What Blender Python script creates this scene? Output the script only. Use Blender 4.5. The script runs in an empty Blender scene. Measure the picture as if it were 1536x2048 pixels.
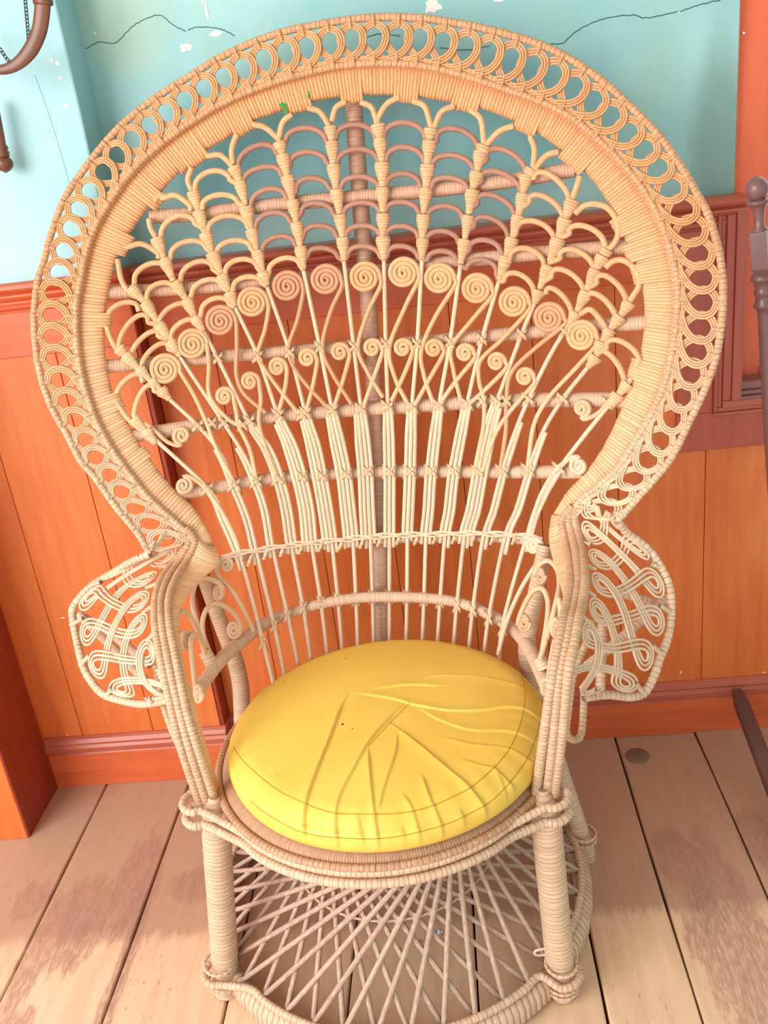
import bpy, math, random
import numpy as np
from mathutils import Vector, Matrix
from mathutils.bvhtree import BVHTree
random.seed(7); rs = np.random.default_rng(7)
scene = bpy.context.scene
COL = scene.collection

# ------------------------------------------------------------------ camera
F = 1800.0; CH = 1.35
dY = np.array([87, -756, F]); dY /= np.linalg.norm(dY)
nd = np.array([552, 4349, F]); nd /= np.linalg.norm(nd)
cZ = -nd; cZ = cZ - dY * (cZ @ dY); cZ /= np.linalg.norm(cZ)
cX = np.cross(dY, cZ)
R = np.array([cX, dY, cZ])            # camera(x right, y down, z forward) -> world
C0 = np.array([0, 0, CH])
cam = bpy.data.objects.new('camera', bpy.data.cameras.new('camera'))
COL.objects.link(cam)
cam.data.sensor_fit = 'VERTICAL'; cam.data.sensor_height = 24.0
cam.data.lens = 24.0 * F / 2048.0
cam.data.clip_start = 0.02
M4 = Matrix.Identity(4)
for i in range(3):
    M4[i][0] = R[i, 0]; M4[i][1] = -R[i, 1]; M4[i][2] = -R[i, 2]; M4[i][3] = C0[i]
cam.matrix_world = M4
scene.camera = cam

# ------------------------------------------------------------------ world, lights, exposure
w = bpy.data.worlds.new('world'); scene.world = w; w.use_nodes = True
bg = w.node_tree.nodes['Background']
bg.inputs[0].default_value = (1.0, 0.985, 0.98, 1); bg.inputs[1].default_value = 1.5
def area(name, loc, target, sx, sy, power, color):
    l = bpy.data.lights.new(name, 'AREA'); l.shape = 'RECTANGLE'; l.size = sx; l.size_y = sy
    l.energy = power; l.color = color
    o = bpy.data.objects.new(name, l); COL.objects.link(o)
    o.location = loc
    o.rotation_euler = (Vector(target) - Vector(loc)).to_track_quat('-Z', 'Y').to_euler()
    return o
area('doorway_daylight', (-2.3, -0.7, 1.9), (-0.2, 1.6, 0.8), 2.0, 2.0, 95, (1.0, 0.975, 0.95))
scene.view_settings.view_transform = 'Standard'
scene.view_settings.look = 'None'
scene.view_settings.gamma = 1.0
scene.view_settings.use_curve_mapping = False
scene.view_settings.exposure = 0.0

# ------------------------------------------------------------------ unprojection on real surfaces
def ray(px, py):
    px = np.asarray(px, float); py = np.asarray(py, float)
    v = np.stack([px - 768, py - 1024, np.full_like(px, F)], -1) @ R.T
    return v / np.linalg.norm(v, axis=-1, keepdims=True)
def onY(px, py, y):
    r = ray(px, py); return C0 + r * (np.asarray(y) / r[..., 1])[..., None]
def onZ(px, py, z):
    r = ray(px, py); return C0 + r * ((z - CH) / r[..., 2])[..., None]
O2 = np.array([-0.167, 1.27]); TH = math.radians(-4)
UX = np.array([math.cos(TH), math.sin(TH)]); VX = np.array([-math.sin(TH), math.cos(TH)])
def loc_uv(p):
    d = p[..., :2] - O2
    return d @ UX, d @ VX, p[..., 2]
def PV(pts, v):
    """points of chair-local depth v"""
    pts = np.asarray(pts, float); r = ray(pts[..., 0], pts[..., 1])
    t = (np.asarray(v) + O2 @ VX) / (r[..., :2] @ VX)
    return C0 + r * t[..., None]
def bsurf(u, z):
    k = 0.2 + 2.1 * np.exp(-np.clip(z - 0.45, -0.1, 2) / 0.25)
    return 0.30 + 0.115 * (z - 0.40) - k * u * u
def PB(pts, off=0.0):
    """points on the curved chair back, off metres in front of it"""
    pts = np.asarray(pts, float); off = np.asarray(off, float)
    v = np.full(pts.shape[:-1], 0.3)
    for _ in range(60):
        u, vv, z = loc_uv(PV(pts, v))
        v = 0.5 * v + 0.5 * (bsurf(u, z) - off)
    return PV(pts, v)
def L(u, v, z):
    """chair-local to world"""
    u = np.asarray(u, float); v = np.asarray(v, float)
    xy = O2 + u[..., None] * UX + v[..., None] * VX
    return np.concatenate([xy, (np.zeros_like(u) + z)[..., None]], -1)

def cat(pts, n=None, step=None, closed=False):
    """Catmull-Rom through pts, resampled evenly"""
    P = np.asarray(pts, float)
    if closed: Q = np.vstack([P[-1], P, P[0], P[1]])
    else: Q = np.vstack([2 * P[0] - P[1], P, 2 * P[-1] - P[-2]])
    out = []
    m = 12
    for i in range(1, len(Q) - 2):
        a, b, c, d = Q[i - 1:i + 3]
        t = np.linspace(0, 1, m, endpoint=False)[:, None]
        out.append(0.5 * ((2 * b) + (c - a) * t + (2 * a - 5 * b + 4 * c - d) * t ** 2 + (3 * b - a - 3 * c + d) * t ** 3))
    out.append(Q[-2][None]); D = np.vstack(out)
    s = np.r_[0, np.cumsum(np.linalg.norm(np.diff(D, axis=0), axis=1))]
    if n is None: n = max(3, int(round(s[-1] / step)) + 1)
    q = np.linspace(0, s[-1], n)
    return np.stack([np.interp(q, s, D[:, k]) for k in range(D.shape[1])], 1)
def plen(P): return np.linalg.norm(np.diff(P, axis=0), axis=1).sum()

# ------------------------------------------------------------------ mesh builder
class MB:
    def __init__(s): s.v = []; s.f = []; s.uv = []; s.n = 0
    def add(s, V, faces, uvs):
        s.v.append(np.asarray(V, float)); s.f += [tuple(i + s.n for i in f) for f in faces]
        s.uv += uvs; s.n += len(V)
    def grid(s, G, UV, closed_v=False, caps=False):
        """G (n,m,3)"""
        n, m = G.shape[:2]; F_ = []; U = []
        mm = m if closed_v else m - 1
        for i in range(n - 1):
            for j in range(mm):
                j2 = (j + 1) % m
                F_.append((i * m + j, i * m + j2, (i + 1) * m + j2, (i + 1) * m + j))
                vj2 = UV[i, j2] if j2 else (UV[i, 0][0], UV[i, 0][1] + 1.0)
                vj3 = UV[i + 1, j2] if j2 else (UV[i + 1, 0][0], UV[i + 1, 0][1] + 1.0)
                U += [UV[i, j], vj2, vj3, UV[i + 1, j]]
        if caps:
            F_.append(tuple(range(m))[::-1]); U += [UV[0, 0]] * m
            F_.append(tuple((n - 1) * m + j for j in range(m))); U += [UV[n - 1, 0]] * m
        s.add(G.reshape(-1, 3), F_, U)
    def tube(s, P, r, ns=7, pitch=None, flat=1.0, up=None, amp=0.04, rv=None):
        """sweep; pitch = width of one wrap of cane; flat scales the radius along the frame's second axis"""
        P = np.asarray(P, float)
        if pitch:
            Ln = plen(P); k = max(2, int(Ln / pitch))
            base = np.linspace(0, 1, k + 1); base[1:-1] += rs.uniform(-.22, .22, k - 1) / k
            T = []; A = []; Uc = []
            for i in range(k):
                for fr, a in ((0.0, -1.0), (0.22, .35 + rs.uniform(-.3, .5)), (0.75, .35 + rs.uniform(-.3, .5))):
                    T.append(base[i] + fr * (base[i + 1] - base[i])); A.append(a); Uc.append(i + fr)
            T.append(1.0); A.append(-1.0); Uc.append(k)
            T = np.array(T); A = np.array(A); Uc = np.array(Uc, float)
        else:
            T = np.linspace(0, 1, len(P)); A = np.zeros(len(P)); Uc = T * plen(P) * 100
        sl = np.r_[0, np.cumsum(np.linalg.norm(np.diff(P, axis=0), axis=1))]; sl /= sl[-1]
        if pitch is None: T = sl; Uc = sl * plen(P) * 100
        Q = np.stack([np.interp(T, sl, P[:, k]) for k in range(3)], 1)
        rr = np.asarray(r, float)
        rr = np.full(len(T), float(rr)) if rr.ndim == 0 else np.interp(T, np.linspace(0, 1, len(rr)), rr)
        rr = rr * (1 + amp * A)
        tn = np.gradient(Q, axis=0); tn /= np.linalg.norm(tn, axis=1, keepdims=True) + 1e-12
        if up is not None:
            upv = np.asarray(up, float)
            if upv.ndim == 1: upv = np.tile(upv, (len(T), 1))
            e2 = upv - tn * (upv * tn).sum(1, keepdims=True); e2 /= np.linalg.norm(e2, axis=1, keepdims=True) + 1e-12
            e1 = np.cross(e2, tn)
        else:
            e1 = np.zeros_like(tn); a = np.array([0, 0, 1.0]) if abs(tn[0][2]) < .9 else np.array([1.0, 0, 0])
            e = a - tn[0] * (a @ tn[0]); e /= np.linalg.norm(e)
            for i in range(len(T)):
                e = e - tn[i] * (e @ tn[i]); e /= np.linalg.norm(e) + 1e-12; e1[i] = e
            e2 = np.cross(tn, e1)
        th = np.arange(ns) / ns * 2 * math.pi
        G = Q[:, None] + rr[:, None, None] * (np.cos(th)[None, :, None] * e1[:, None] + flat * np.sin(th)[None, :, None] * e2[:, None])
        seed = random.randint(0, 90) * 1.0
        UV = np.stack([np.repeat(Uc[:, None], ns, 1), np.repeat((np.arange(ns) / ns)[None], len(T), 0) + seed], -1)
        s.grid(G, UV, closed_v=True, caps=True)
        return s
    def box(s, a, b, bev=0.0):
        a = np.array(a, float); b = np.array(b, float)
        bm_v = [(x, y, z) for x in (a[0], b[0]) for y in (a[1], b[1]) for z in (a[2], b[2])]
        fs = [(0, 1, 3, 2), (4, 6, 7, 5), (0, 4, 5, 1), (2, 3, 7, 6), (0, 2, 6, 4), (1, 5, 7, 3)]
        s.add(bm_v, fs, [(0, 0)] * 24)
        return s
    def profile_x(s, prof, x0, x1, seed=0):
        """extrude closed (y,z) profile along x"""
        m = len(prof)
        G = np.array([[(x, y, z) for y, z in prof] for x in (x0, x1)])
        s.add(G.reshape(-1, 3), [(j, (j + 1) % m, m + (j + 1) % m, m + j) for j in range(m)] + [tuple(range(m))[::-1], tuple(range(m, 2 * m))], [(0, 0)] * (6 * m))
        return s
    def lathe(s, prof, axis0, axis1, ns=28):
        """prof list of (t along 0..1, r)"""
        a = np.array(axis0, float); b = np.array(axis1, float); d = (b - a) / np.linalg.norm(b - a)
        e = np.cross(d, [0, 1, 0]); e /= np.linalg.norm(e); g = np.cross(d, e)
        th = np.arange(ns) / ns * 2 * math.pi
        G = np.array([[a + (b - a) * t + max(r, 1e-4) * (math.cos(q) * e + math.sin(q) * g) for q in th] for t, r in prof])
        UV = np.zeros((len(prof), ns, 2)); s.grid(G, UV, closed_v=True, caps=True)
        return s
    def obj(s, name, mat, parent=None, smooth=True, bevel=0.0, kind=None, label=None, to=None):
        V = np.vstack(s.v)
        if to is not None: V = to(V)
        me = bpy.data.meshes.new(name); me.from_pydata(V.tolist(), [], s.f)
        uvl = me.uv_layers.new(name='UVMap')
        arr = np.array([(float(a[0]), float(a[1])) for a in s.uv], np.float32).ravel()
        if len(arr) == len(uvl.data) * 2: uvl.data.foreach_set('uv', arr)
        me.materials.append(mat)
        if smooth: me.polygons.foreach_set('use_smooth', [True] * len(me.polygons))
        me.update()
        o = bpy.data.objects.new(name, me); COL.objects.link(o)
        if parent is not None: o.parent = parent
        if bevel:
            b = o.modifiers.new('bevel', 'BEVEL'); b.width = bevel; b.segments = 2; b.limit_method = 'ANGLE'
        if kind: o['kind'] = kind
        if label: o['label'] = label
        return o

# ------------------------------------------------------------------ materials
def srgb(c):
    c = [x / 255 for x in c]
    return tuple((x / 12.92 if x <= .04045 else ((x + .055) / 1.055) ** 2.4) for x in c) + (1,)
class N:
    def __init__(s, name, rough=0.6, spec=0.5):
        s.m = bpy.data.materials.new(name); s.m.use_nodes = True; s.t = s.m.node_tree
        s.b = s.t.nodes['Principled BSDF']; s.b.inputs['Roughness'].default_value = rough
        s.b.inputs['Specular IOR Level'].default_value = spec
    def n(s, typ, **kw):
        x = s.t.nodes.new(typ)
        for k, v in kw.items():
            if k.startswith('i_'):
                x.inputs[int(k[2:]) if k[2:].isdigit() else k[2:]].default_value = v
            else: setattr(x, k, v)
        return x
    def l(s, a, b): s.t.links.new(a, b)
    def math(s, op, a, b=None, c=None, clamp=False):
        x = s.n('ShaderNodeMath', operation=op, use_clamp=clamp)
        for i, q in enumerate((a, b, c)):
            if q is None: continue
            if isinstance(q, (int, float)): x.inputs[i].default_value = q
            else: s.l(q, x.inputs[i])
        return x.outputs[0]
    def mix(s, fac, a, b, blend='MIX'):
        x = s.n('ShaderNodeMix', data_type='RGBA', blend_type=blend)
        for i, q in ((0, fac), (6, a), (7, b)):
            if isinstance(q, (int, float)): x.inputs[i].default_value = q
            elif isinstance(q, tuple): x.inputs[i].default_value = q
            else: s.l(q, x.inputs[i])
        return x.outputs[2]
    def noise(s, scale, vec=None, detail=4, rough=.6, stretch=None):
        x = s.n('ShaderNodeTexNoise'); x.inputs['Scale'].default_value = scale
        x.inputs['Detail'].default_value = detail; x.inputs['Roughness'].default_value = rough
        if vec is None: vec = s.coord()
        if stretch:
            mp = s.n('ShaderNodeMapping'); mp.inputs['Scale'].default_value = stretch; s.l(vec, mp.inputs[0]); vec = mp.outputs[0]
        s.l(vec, x.inputs['Vector']); return x.outputs['Fac']
    def coord(s):
        if not hasattr(s, 'tc'): s.tc = s.n('ShaderNodeTexCoord')
        return s.tc.outputs['Object']
    def ramp(s, fac, a, b):
        x = s.n('ShaderNodeMapRange', interpolation_type='SMOOTHSTEP')
        x.inputs[1].default_value = a; x.inputs[2].default_value = b; s.l(fac, x.inputs[0]); return x.outputs[0]
    def bump(s, h, strength, dist=.001):
        x = s.n('ShaderNodeBump'); x.inputs['Strength'].default_value = strength; x.inputs['Distance'].default_value = dist
        s.l(h, x.inputs['Height'])
        if getattr(s, 'last_n', None): s.l(s.last_n, x.inputs['Normal'])
        s.last_n = x.outputs[0]; s.l(x.outputs[0], s.b.inputs['Normal'])
    def out(s, col): s.l(col, s.b.inputs['Base Color'])

def wicker(name, top, low, seam=(120, 70, 40), wrapped=True, z0=.55, z1=1.25, pale=.35):
    """cane: honey where sheltered, bleached lower down; wrap seams from the UV"""
    m = N(name, .55, .35)
    uv = m.n('ShaderNodeUVMap').outputs[0]
    sp = m.n('ShaderNodeSeparateXYZ'); m.l(uv, sp.inputs[0])
    so = m.n('ShaderNodeSeparateXYZ'); m.l(m.coord(), so.inputs[0])
    nb = m.noise(6, detail=3)
    zz = m.math('ADD', so.outputs[2], m.math('MULTIPLY', m.math('SUBTRACT', nb, .5), .35))
    f = m.ramp(zz, z0, z1)
    col = m.mix(f, srgb(low), srgb(top))
    vec = m.n('ShaderNodeCombineXYZ')
    fl = m.math('FLOOR', sp.outputs[0]); fv = m.math('FLOOR', sp.outputs[1])
    if wrapped: m.l(fl, vec.inputs[0])
    m.l(fv, vec.inputs[1])
    wn = m.n('ShaderNodeTexWhiteNoise', noise_dimensions='3D'); m.l(vec.outputs[0], wn.inputs[0])
    col = m.mix(m.math('MULTIPLY', wn.outputs[0], .22), col, srgb(seam))
    fib = m.n('ShaderNodeTexNoise'); fib.inputs['Scale'].default_value = 1; fib.inputs['Detail'].default_value = 3
    mp = m.n('ShaderNodeMapping'); mp.inputs['Scale'].default_value = (3.5, 5, 1) if wrapped else (.8, 14, 1)
    m.l(uv, mp.inputs[0]); m.l(mp.outputs[0], fib.inputs[0])
    col = m.mix(m.math('MULTIPLY', m.ramp(fib.outputs[0], .45, .75), pale), col, srgb((246, 226, 204)))
    col = m.mix(m.math('MULTIPLY', m.ramp(fib.outputs[0], .42, .25), .3), col, srgb(seam))
    if wrapped:
        fr = m.math('FRACT', sp.outputs[0])
        e = m.math('ABSOLUTE', m.math('SUBTRACT', fr, .5))
        gr = m.ramp(e, .38, .5)
        col = m.mix(m.math('MULTIPLY', gr, .62), col, srgb(tuple(int(x * .62) for x in seam)))
        m.bump(gr, -.5, .0006)
    m.bump(fib.outputs[0], .25, .0005)
    m.out(col); return m.m

W_SEAT = wicker('cane_seat_rim', (196, 150, 112), (196, 150, 116), (118, 76, 56), pale=.3)
W_BAND = wicker('cane_band', (230, 162, 106), (236, 192, 148), (180, 106, 58), z0=.75, z1=1.5, pale=.25)
W_RIM = wicker('cane_rim', (212, 158, 112), (226, 196, 164), (130, 82, 54))
W_BAR = wicker('cane_bar', (214, 166, 136), (230, 196, 168), (156, 110, 84))
W_POLE = wicker('cane_pole', (200, 150, 124), (204, 168, 144), (144, 102, 82))
W_ARM = wicker('cane_arm_rail', (208, 158, 116), (212, 176, 142), (126, 80, 54), z0=.55, z1=.8)
W_LEG = wicker('cane_leg', (226, 190, 150), (220, 188, 158), (140, 98, 72))
W_BIND = wicker('cane_binding', (226, 176, 126), (236, 204, 168), (160, 106, 68))
R_TAN = wicker('rattan_tan', (224, 172, 122), (234, 200, 162), (160, 110, 72), wrapped=False, z0=.7, z1=1.1)
R_BROWN = wicker('rattan_brown', (178, 128, 106), (190, 150, 120), (124, 82, 64), wrapped=False, pale=.12)
R_PALE = wicker('rattan_bleached', (232, 198, 160), (232, 208, 182), (150, 108, 84), wrapped=False, pale=.6)
R_LACE = wicker('rattan_lace', (224, 162, 106), (234, 208, 178), (140, 86, 52), wrapped=False, pale=.4)
R_ROSE = wicker('rattan_rosy', (208, 154, 116), (214, 162, 124), (150, 98, 68), wrapped=False, pale=.15)
R_BASE = wicker('rattan_base', (190, 158, 136), (190, 160, 140), (124, 88, 74), wrapped=False, pale=.55)

def plaster(name, base, blot, hi):
    m = N(name, .45, .4)
    so = m.n('ShaderNodeSeparateXYZ'); m.l(m.coord(), so.inputs[0])
    a = m.noise(2.2, detail=5); b = m.noise(9, detail=5, stretch=(1, 1, .35)); c = m.noise(60, detail=3)
    col = m.mix(m.ramp(a, .38, .68), srgb(base), srgb(hi))
    col = m.mix(m.math('MULTIPLY', m.ramp(b, .5, .75), .5), col, srgb(blot))
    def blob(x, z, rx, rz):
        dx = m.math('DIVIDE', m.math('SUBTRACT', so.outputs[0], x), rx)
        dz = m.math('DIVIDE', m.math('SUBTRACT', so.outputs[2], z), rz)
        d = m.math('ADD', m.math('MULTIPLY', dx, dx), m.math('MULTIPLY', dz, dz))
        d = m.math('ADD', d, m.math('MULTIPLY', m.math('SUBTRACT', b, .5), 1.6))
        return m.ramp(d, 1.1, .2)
    if name == 'teal_plaster':
        col = m.mix(m.math('MULTIPLY', blob(.53, 1.26, .07, .22), .8), col, srgb((118, 150, 142)))  # grey-green patch: damp stain and the chair's soft shadow painted together
        col = m.mix(m.math('MULTIPLY', blob(-.52, 1.6, .10, .10), .7), col, srgb((168, 196, 176)))
        col = m.mix(m.math('MULTIPLY', blob(-.24, 1.69, .12, .05), .6), col, srgb((186, 206, 192)))
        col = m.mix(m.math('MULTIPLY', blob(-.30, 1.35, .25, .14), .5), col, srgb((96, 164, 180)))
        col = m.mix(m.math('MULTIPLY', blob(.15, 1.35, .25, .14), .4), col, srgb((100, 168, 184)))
    m.bump(b, .35, .004); m.bump(c, .12, .001)
    m.out(col); return m.m
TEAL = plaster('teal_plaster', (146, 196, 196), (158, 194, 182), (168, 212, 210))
TEAL2 = plaster('teal_painted_board', (156, 202, 206), (170, 210, 210), (180, 218, 220))

def paint(name, base, deep, hi, rough=.38, grain=(14, 14, 1.2), bump=.25, amt=.7):
    m = N(name, rough, .5)
    a = m.noise(1.6, detail=4); b = m.noise(4, detail=6, stretch=grain); c = m.noise(3.5, detail=5, stretch=(1, 1, .5))
    col = m.mix(m.math('MULTIPLY', m.ramp(b, .35, .7), amt), srgb(base), srgb(deep))
    col = m.mix(m.math('MULTIPLY', m.ramp(c, .5, .75), .6), col, srgb(hi))
    oi = m.n('ShaderNodeObjectInfo')
    col = m.mix(m.math('MULTIPLY', oi.outputs['Random'], .25), col, srgb(deep))
    m.bump(b, bump, .002)
    m.out(col); return m.m
ORANGE = paint('orange_varnish', (220, 120, 58), (202, 96, 44), (232, 142, 80))
ORANGE_H = paint('orange_varnish_rail', (216, 106, 60), (196, 86, 48), (226, 132, 86), grain=(1.2, 14, 14))
MAROON = paint('maroon_trim', (188, 98, 74), (170, 80, 60), (204, 122, 98), rough=.3, grain=(1.2, 14, 14))
MAROON_V = paint('maroon_trim_upright', (180, 86, 66), (160, 72, 56), (194, 104, 82), rough=.32)
SIDE_SHADE = paint('side_shade_red', (156, 58, 32), (128, 44, 28), (174, 72, 40))  # orange varnish darkened: shade of the right-facing sides put into the colour
REDBOARD = paint('vermilion_shutter', (230, 112, 72), (220, 98, 62), (238, 132, 92), rough=.5)
MAUVE = paint('mauve_sill', (150, 100, 96), (120, 74, 72), (190, 150, 150), rough=.2, grain=(1.2, 14, 14))
WOODP = paint('mauve_brown_turned_wood', (120, 86, 82), (100, 68, 66), (140, 106, 102), rough=.3, amt=.5)
WOODD = paint('dark_stained_timber', (108, 72, 64), (84, 54, 48), (136, 98, 86), rough=.5)
COPPER = paint('old_copper_wood', (130, 78, 50), (88, 52, 38), (172, 104, 50), rough=.3, grain=(3, 3, 3))
BLACKM = paint('black_iron', (40, 44, 48), (24, 26, 30), (58, 62, 66), rough=.4)
CHIP = N('bare_plaster_chip', .8, .2); CHIP.out(CHIP.mix(CHIP.noise(40), srgb((250, 246, 240)), srgb((226, 214, 206)))); CHIP = CHIP.m
ADDED_CEIL = N('added_ceiling_mat', .7, .2); ADDED_CEIL.b.inputs[0].default_value = srgb((196, 176, 160)); ADDED_CEIL = ADDED_CEIL.m
CRACK = N('crack_shadow', .9, .1); CRACK.b.inputs[0].default_value = srgb((70, 110, 112)); CRACK = CRACK.m
GREEN = N('green_smudge', .6, .3); GREEN.b.inputs[0].default_value = srgb((60, 140, 60)); GREEN = GREEN.m

def floor_mat():
    m = N('painted_floor_plank', .5, .4)
    so = m.n('ShaderNodeSeparateXYZ'); m.l(m.coord(), so.inputs[0])
    X, Y = so.outputs[0], so.outputs[1]
    oi = m.n('ShaderNodeObjectInfo')
    g = m.noise(5, detail=6, stretch=(9, 1, 1)); f = m.noise(55, detail=4, stretch=(3.5, .7, 1)); h = m.noise(3, detail=5, stretch=(2.2, 1, 1)); p = m.noise(15, detail=6, stretch=(3.2, .8, 1), rough=.7)
    col = m.mix(m.ramp(g, .3, .75), srgb((234, 202, 168)), srgb((220, 184, 150)))
    # older mauve coat towards the wall
    yy = m.math('ADD', Y, m.math('MULTIPLY', m.math('SUBTRACT', p, .5), .10))
    old = m.ramp(yy, 1.235, 1.275)
    col = m.mix(m.math('MULTIPLY', old, .72), col, srgb((172, 134, 112)))
    def blob(x, y, rx, ry, am=1.3):
        dx = m.math('DIVIDE', m.math('SUBTRACT', X, x), rx); dy = m.math('DIVIDE', m.math('SUBTRACT', Y, y), ry)
        d = m.math('ADD', m.math('MULTIPLY', dx, dx), m.math('MULTIPLY', dy, dy))
        d = m.math('ADD', d, m.math('MULTIPLY', m.math('SUBTRACT', p, .5), 2.2 * am))
        return m.ramp(d, 1.15, .55)
    worn = None
    for x, y, rx, ry in ((-.83, 1.30, .08, .13), (-.74, 1.40, .05, .16), (-.885, 1.22, .03, .13), (-.60, 1.38, .07, .05), (-.70, 1.2, .02, .3), (-.95, 1.36, .04, .06),
                         (.40, 1.20, .075, .26), (.45, 1.06, .06, .12), (.36, 1.38, .05, .09), (.52, 1.42, .035, .10), (.56, 1.1, .04, .14), (-.86, 1.05, .04, .07)):
        b = blob(x, y, rx, ry); worn = b if worn is None else m.math('MAXIMUM', worn, b)
    speck = m.math('MULTIPLY', m.ramp(f, .58, .68), m.ramp(h, .5, .62))
    wcol = m.mix(m.ramp(g, .35, .7), srgb((178, 134, 112)), srgb((156, 120, 110)))
    col = m.mix(m.math('MULTIPLY', worn, m.math('MULTIPLY_ADD', m.ramp(f, .3, .6), .5, .25)), col, wcol)
    col = m.mix(m.math('MULTIPLY', speck, .55), col, srgb((166, 112, 84)))
    hs = m.mix(m.math('MULTIPLY', oi.outputs['Random'], .16), col, srgb((176, 140, 120)))
    m.bump(g, .25, .002); m.bump(f, .2, .0012); m.bump(worn, -.25, .0006)
    m.out(hs); return m.m
FLOOR = floor_mat()
GAP = N('dark_floor_gap', .9, .1); GAP.b.inputs[0].default_value = srgb((38, 18, 16)); GAP = GAP.m

def cushion_mat():
    m = N('yellow_cushion_vinyl', .42, .4)
    a = m.noise(5, detail=3); b = m.noise(320, detail=2)
    col = m.mix(m.ramp(a, .35, .7), srgb((238, 202, 92)), srgb((234, 192, 82)))
    m.bump(m.noise(22, detail=3), .18, .003); m.bump(b, .06, .0006)
    m.out(col); return m.m
CUSH = cushion_mat()
SEAM = N('cushion_stitching', .7, .2); SEAM.b.inputs[0].default_value = srgb((196, 142, 26)); SEAM = SEAM.m

# ------------------------------------------------------------------ setting
def tag(o, label=None, cat_=None, group=None, kind=None):
    if label: o['label'] = label
    if cat_: o['category'] = cat_
    if group: o['group'] = group
    if kind: o['kind'] = kind
    return o
def empty(name, loc, rz=0.0):
    o = bpy.data.objects.new(name, None); COL.objects.link(o); o.location = loc; o.rotation_euler = (0, 0, rz)
    o.empty_display_size = .05
    return o
def ring_poly(c, rx, rz, n, jit, y0, y1, mb):
    th = np.arange(n) / n * 2 * math.pi; r = 1 + rs.uniform(-jit, jit, n)
    a = np.stack([c[0] + rx * r * np.cos(th), np.full(n, y0), c[1] + rz * r * np.sin(th)], 1)
    b = np.stack([c[0] + rx * .9 * r * np.cos(th), np.full(n, y1), c[1] + rz * .9 * r * np.sin(th)], 1)
    mb.add(np.vstack([a, b]), [(j, (j + 1) % n, n + (j + 1) % n, n + j) for j in range(n)] + [tuple(range(n, 2 * n))], [(0, 0)] * (5 * n))

# floor: dark subfloor and single planks
fl = MB().box((-1.9, -.6, -.06), (2.1, 2.0, -.03)).obj('floor', GAP, smooth=False); tag(fl, kind='structure')
joints = [-1.75, -1.53, -1.32, -1.115, -.910, -.7025, -.4845, -.268, -.047, .160, .3075, .4915, .69, .90, 1.12, 1.33, 1.55, 1.76, 2.0]
for a, b in zip(joints[:-1], joints[1:]):
    n = 40; ys = np.linspace(-.5, 1.80, n)
    def edge(x0): return x0 + np.interp(ys, np.linspace(-.5, 1.8, 14), rs.uniform(-.0016, .0016, 14))
    g = .0022
    xa = edge(a + g); xb = edge(b - g)
    zt = rs.uniform(-.0012, .0008)
    G = np.array([[(xa[i], ys[i], -.028), (xa[i], ys[i], zt - .0025), (xa[i] + .0025, ys[i], zt), (xb[i] - .0025, ys[i], zt), (xb[i], ys[i], zt - .0025), (xb[i], ys[i], -.028)] for i in range(n)])
    mb = MB(); mb.grid(G, np.zeros((n, 6, 2))); mb.obj('plank', FLOOR, fl, smooth=False)

# back wall: plaster
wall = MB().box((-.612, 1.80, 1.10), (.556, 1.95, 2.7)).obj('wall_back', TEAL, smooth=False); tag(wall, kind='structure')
side = MB().box((-1.6, 1.71, 1.165), (-.603, 1.95, 2.7)).obj('wall_left', TEAL2, smooth=False, bevel=.004); tag(side, kind='structure')
pil = MB().box((-1.5, 1.545, 0), (-1.035, 1.78, 1.9)).obj('wall_outer_left', ORANGE, smooth=False, bevel=.003); tag(pil, kind='structure')

MB().box((-1.0352, 1.548, 0), (-1.032, 1.716, 1.9)).obj('side_shade_board', SIDE_SHADE, pil, smooth=False)  # added dark face, paints the shade on the pillar's right side
# added unseen to block world light: ceiling and right-hand wall; open veranda to the left
ceil = MB().box((-1.6, -2.6, 2.7), (2.1, 1.95, 2.8)).obj('added_ceiling', ADDED_CEIL, smooth=False); tag(ceil, kind='structure')
wr_ = MB().box((2.0, -2.6, 0), (2.1, 1.95, 2.7)).obj('added_wall_right', TEAL2, smooth=False); tag(wr_, kind='structure')
wb_ = MB().box((.56, 1.95, -.03), (2.1, 2.05, .69)).obj('wall_back_right', ORANGE, smooth=False); tag(wb_, kind='structure')
# wainscot of single boards
wain = MB().box((-1.05, 1.745, 0), (-.60, 1.80, 1.16)).box((-.60, 1.79, 0), (.545, 1.95, 1.14)).box((.545, 1.79, 0), (2.0, 1.95, .69)).obj('wall_wainscot', GAP, smooth=False); tag(wain, kind='structure')
lb = [-1.04, -.94, -.768, -.605]
for a, b in zip(lb[:-1], lb[1:]):
    MB().box((a + .0006, 1.729, .09), (b - .0006, 1.75, 1.05)).obj('board', ORANGE, wain, smooth=False, bevel=.0012)
MB().box((-.6045, 1.7295, .0), (-.5950, 1.80, 1.131)).obj('board', SIDE_SHADE, wain, smooth=False, bevel=.002)  # step face: its shade is painted in as darker red
MB().box((-1.04, 1.722, 1.04), (-.5955, 1.80, 1.13)).obj('board', ORANGE_H, wain, smooth=False, bevel=.0015)
rb = [-.5949, -.465, -.308, -.151, .010, .168, .329, .507, .665, .82, .98, 1.14, 1.30, 1.46, 1.62, 1.78, 1.995]
for a, b in zip(rb[:-1], rb[1:]):
    MB().box((a + .0006, 1.775, .09), (b - .0006, 1.795, .693 if a > .4 else 1.045)).obj('board', ORANGE, wain, smooth=False, bevel=.0012)
MB().box((-.5949, 1.770, 1.045), (.445, 1.80, 1.13)).obj('board', ORANGE_H, wain, smooth=False, bevel=.0015)

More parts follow.
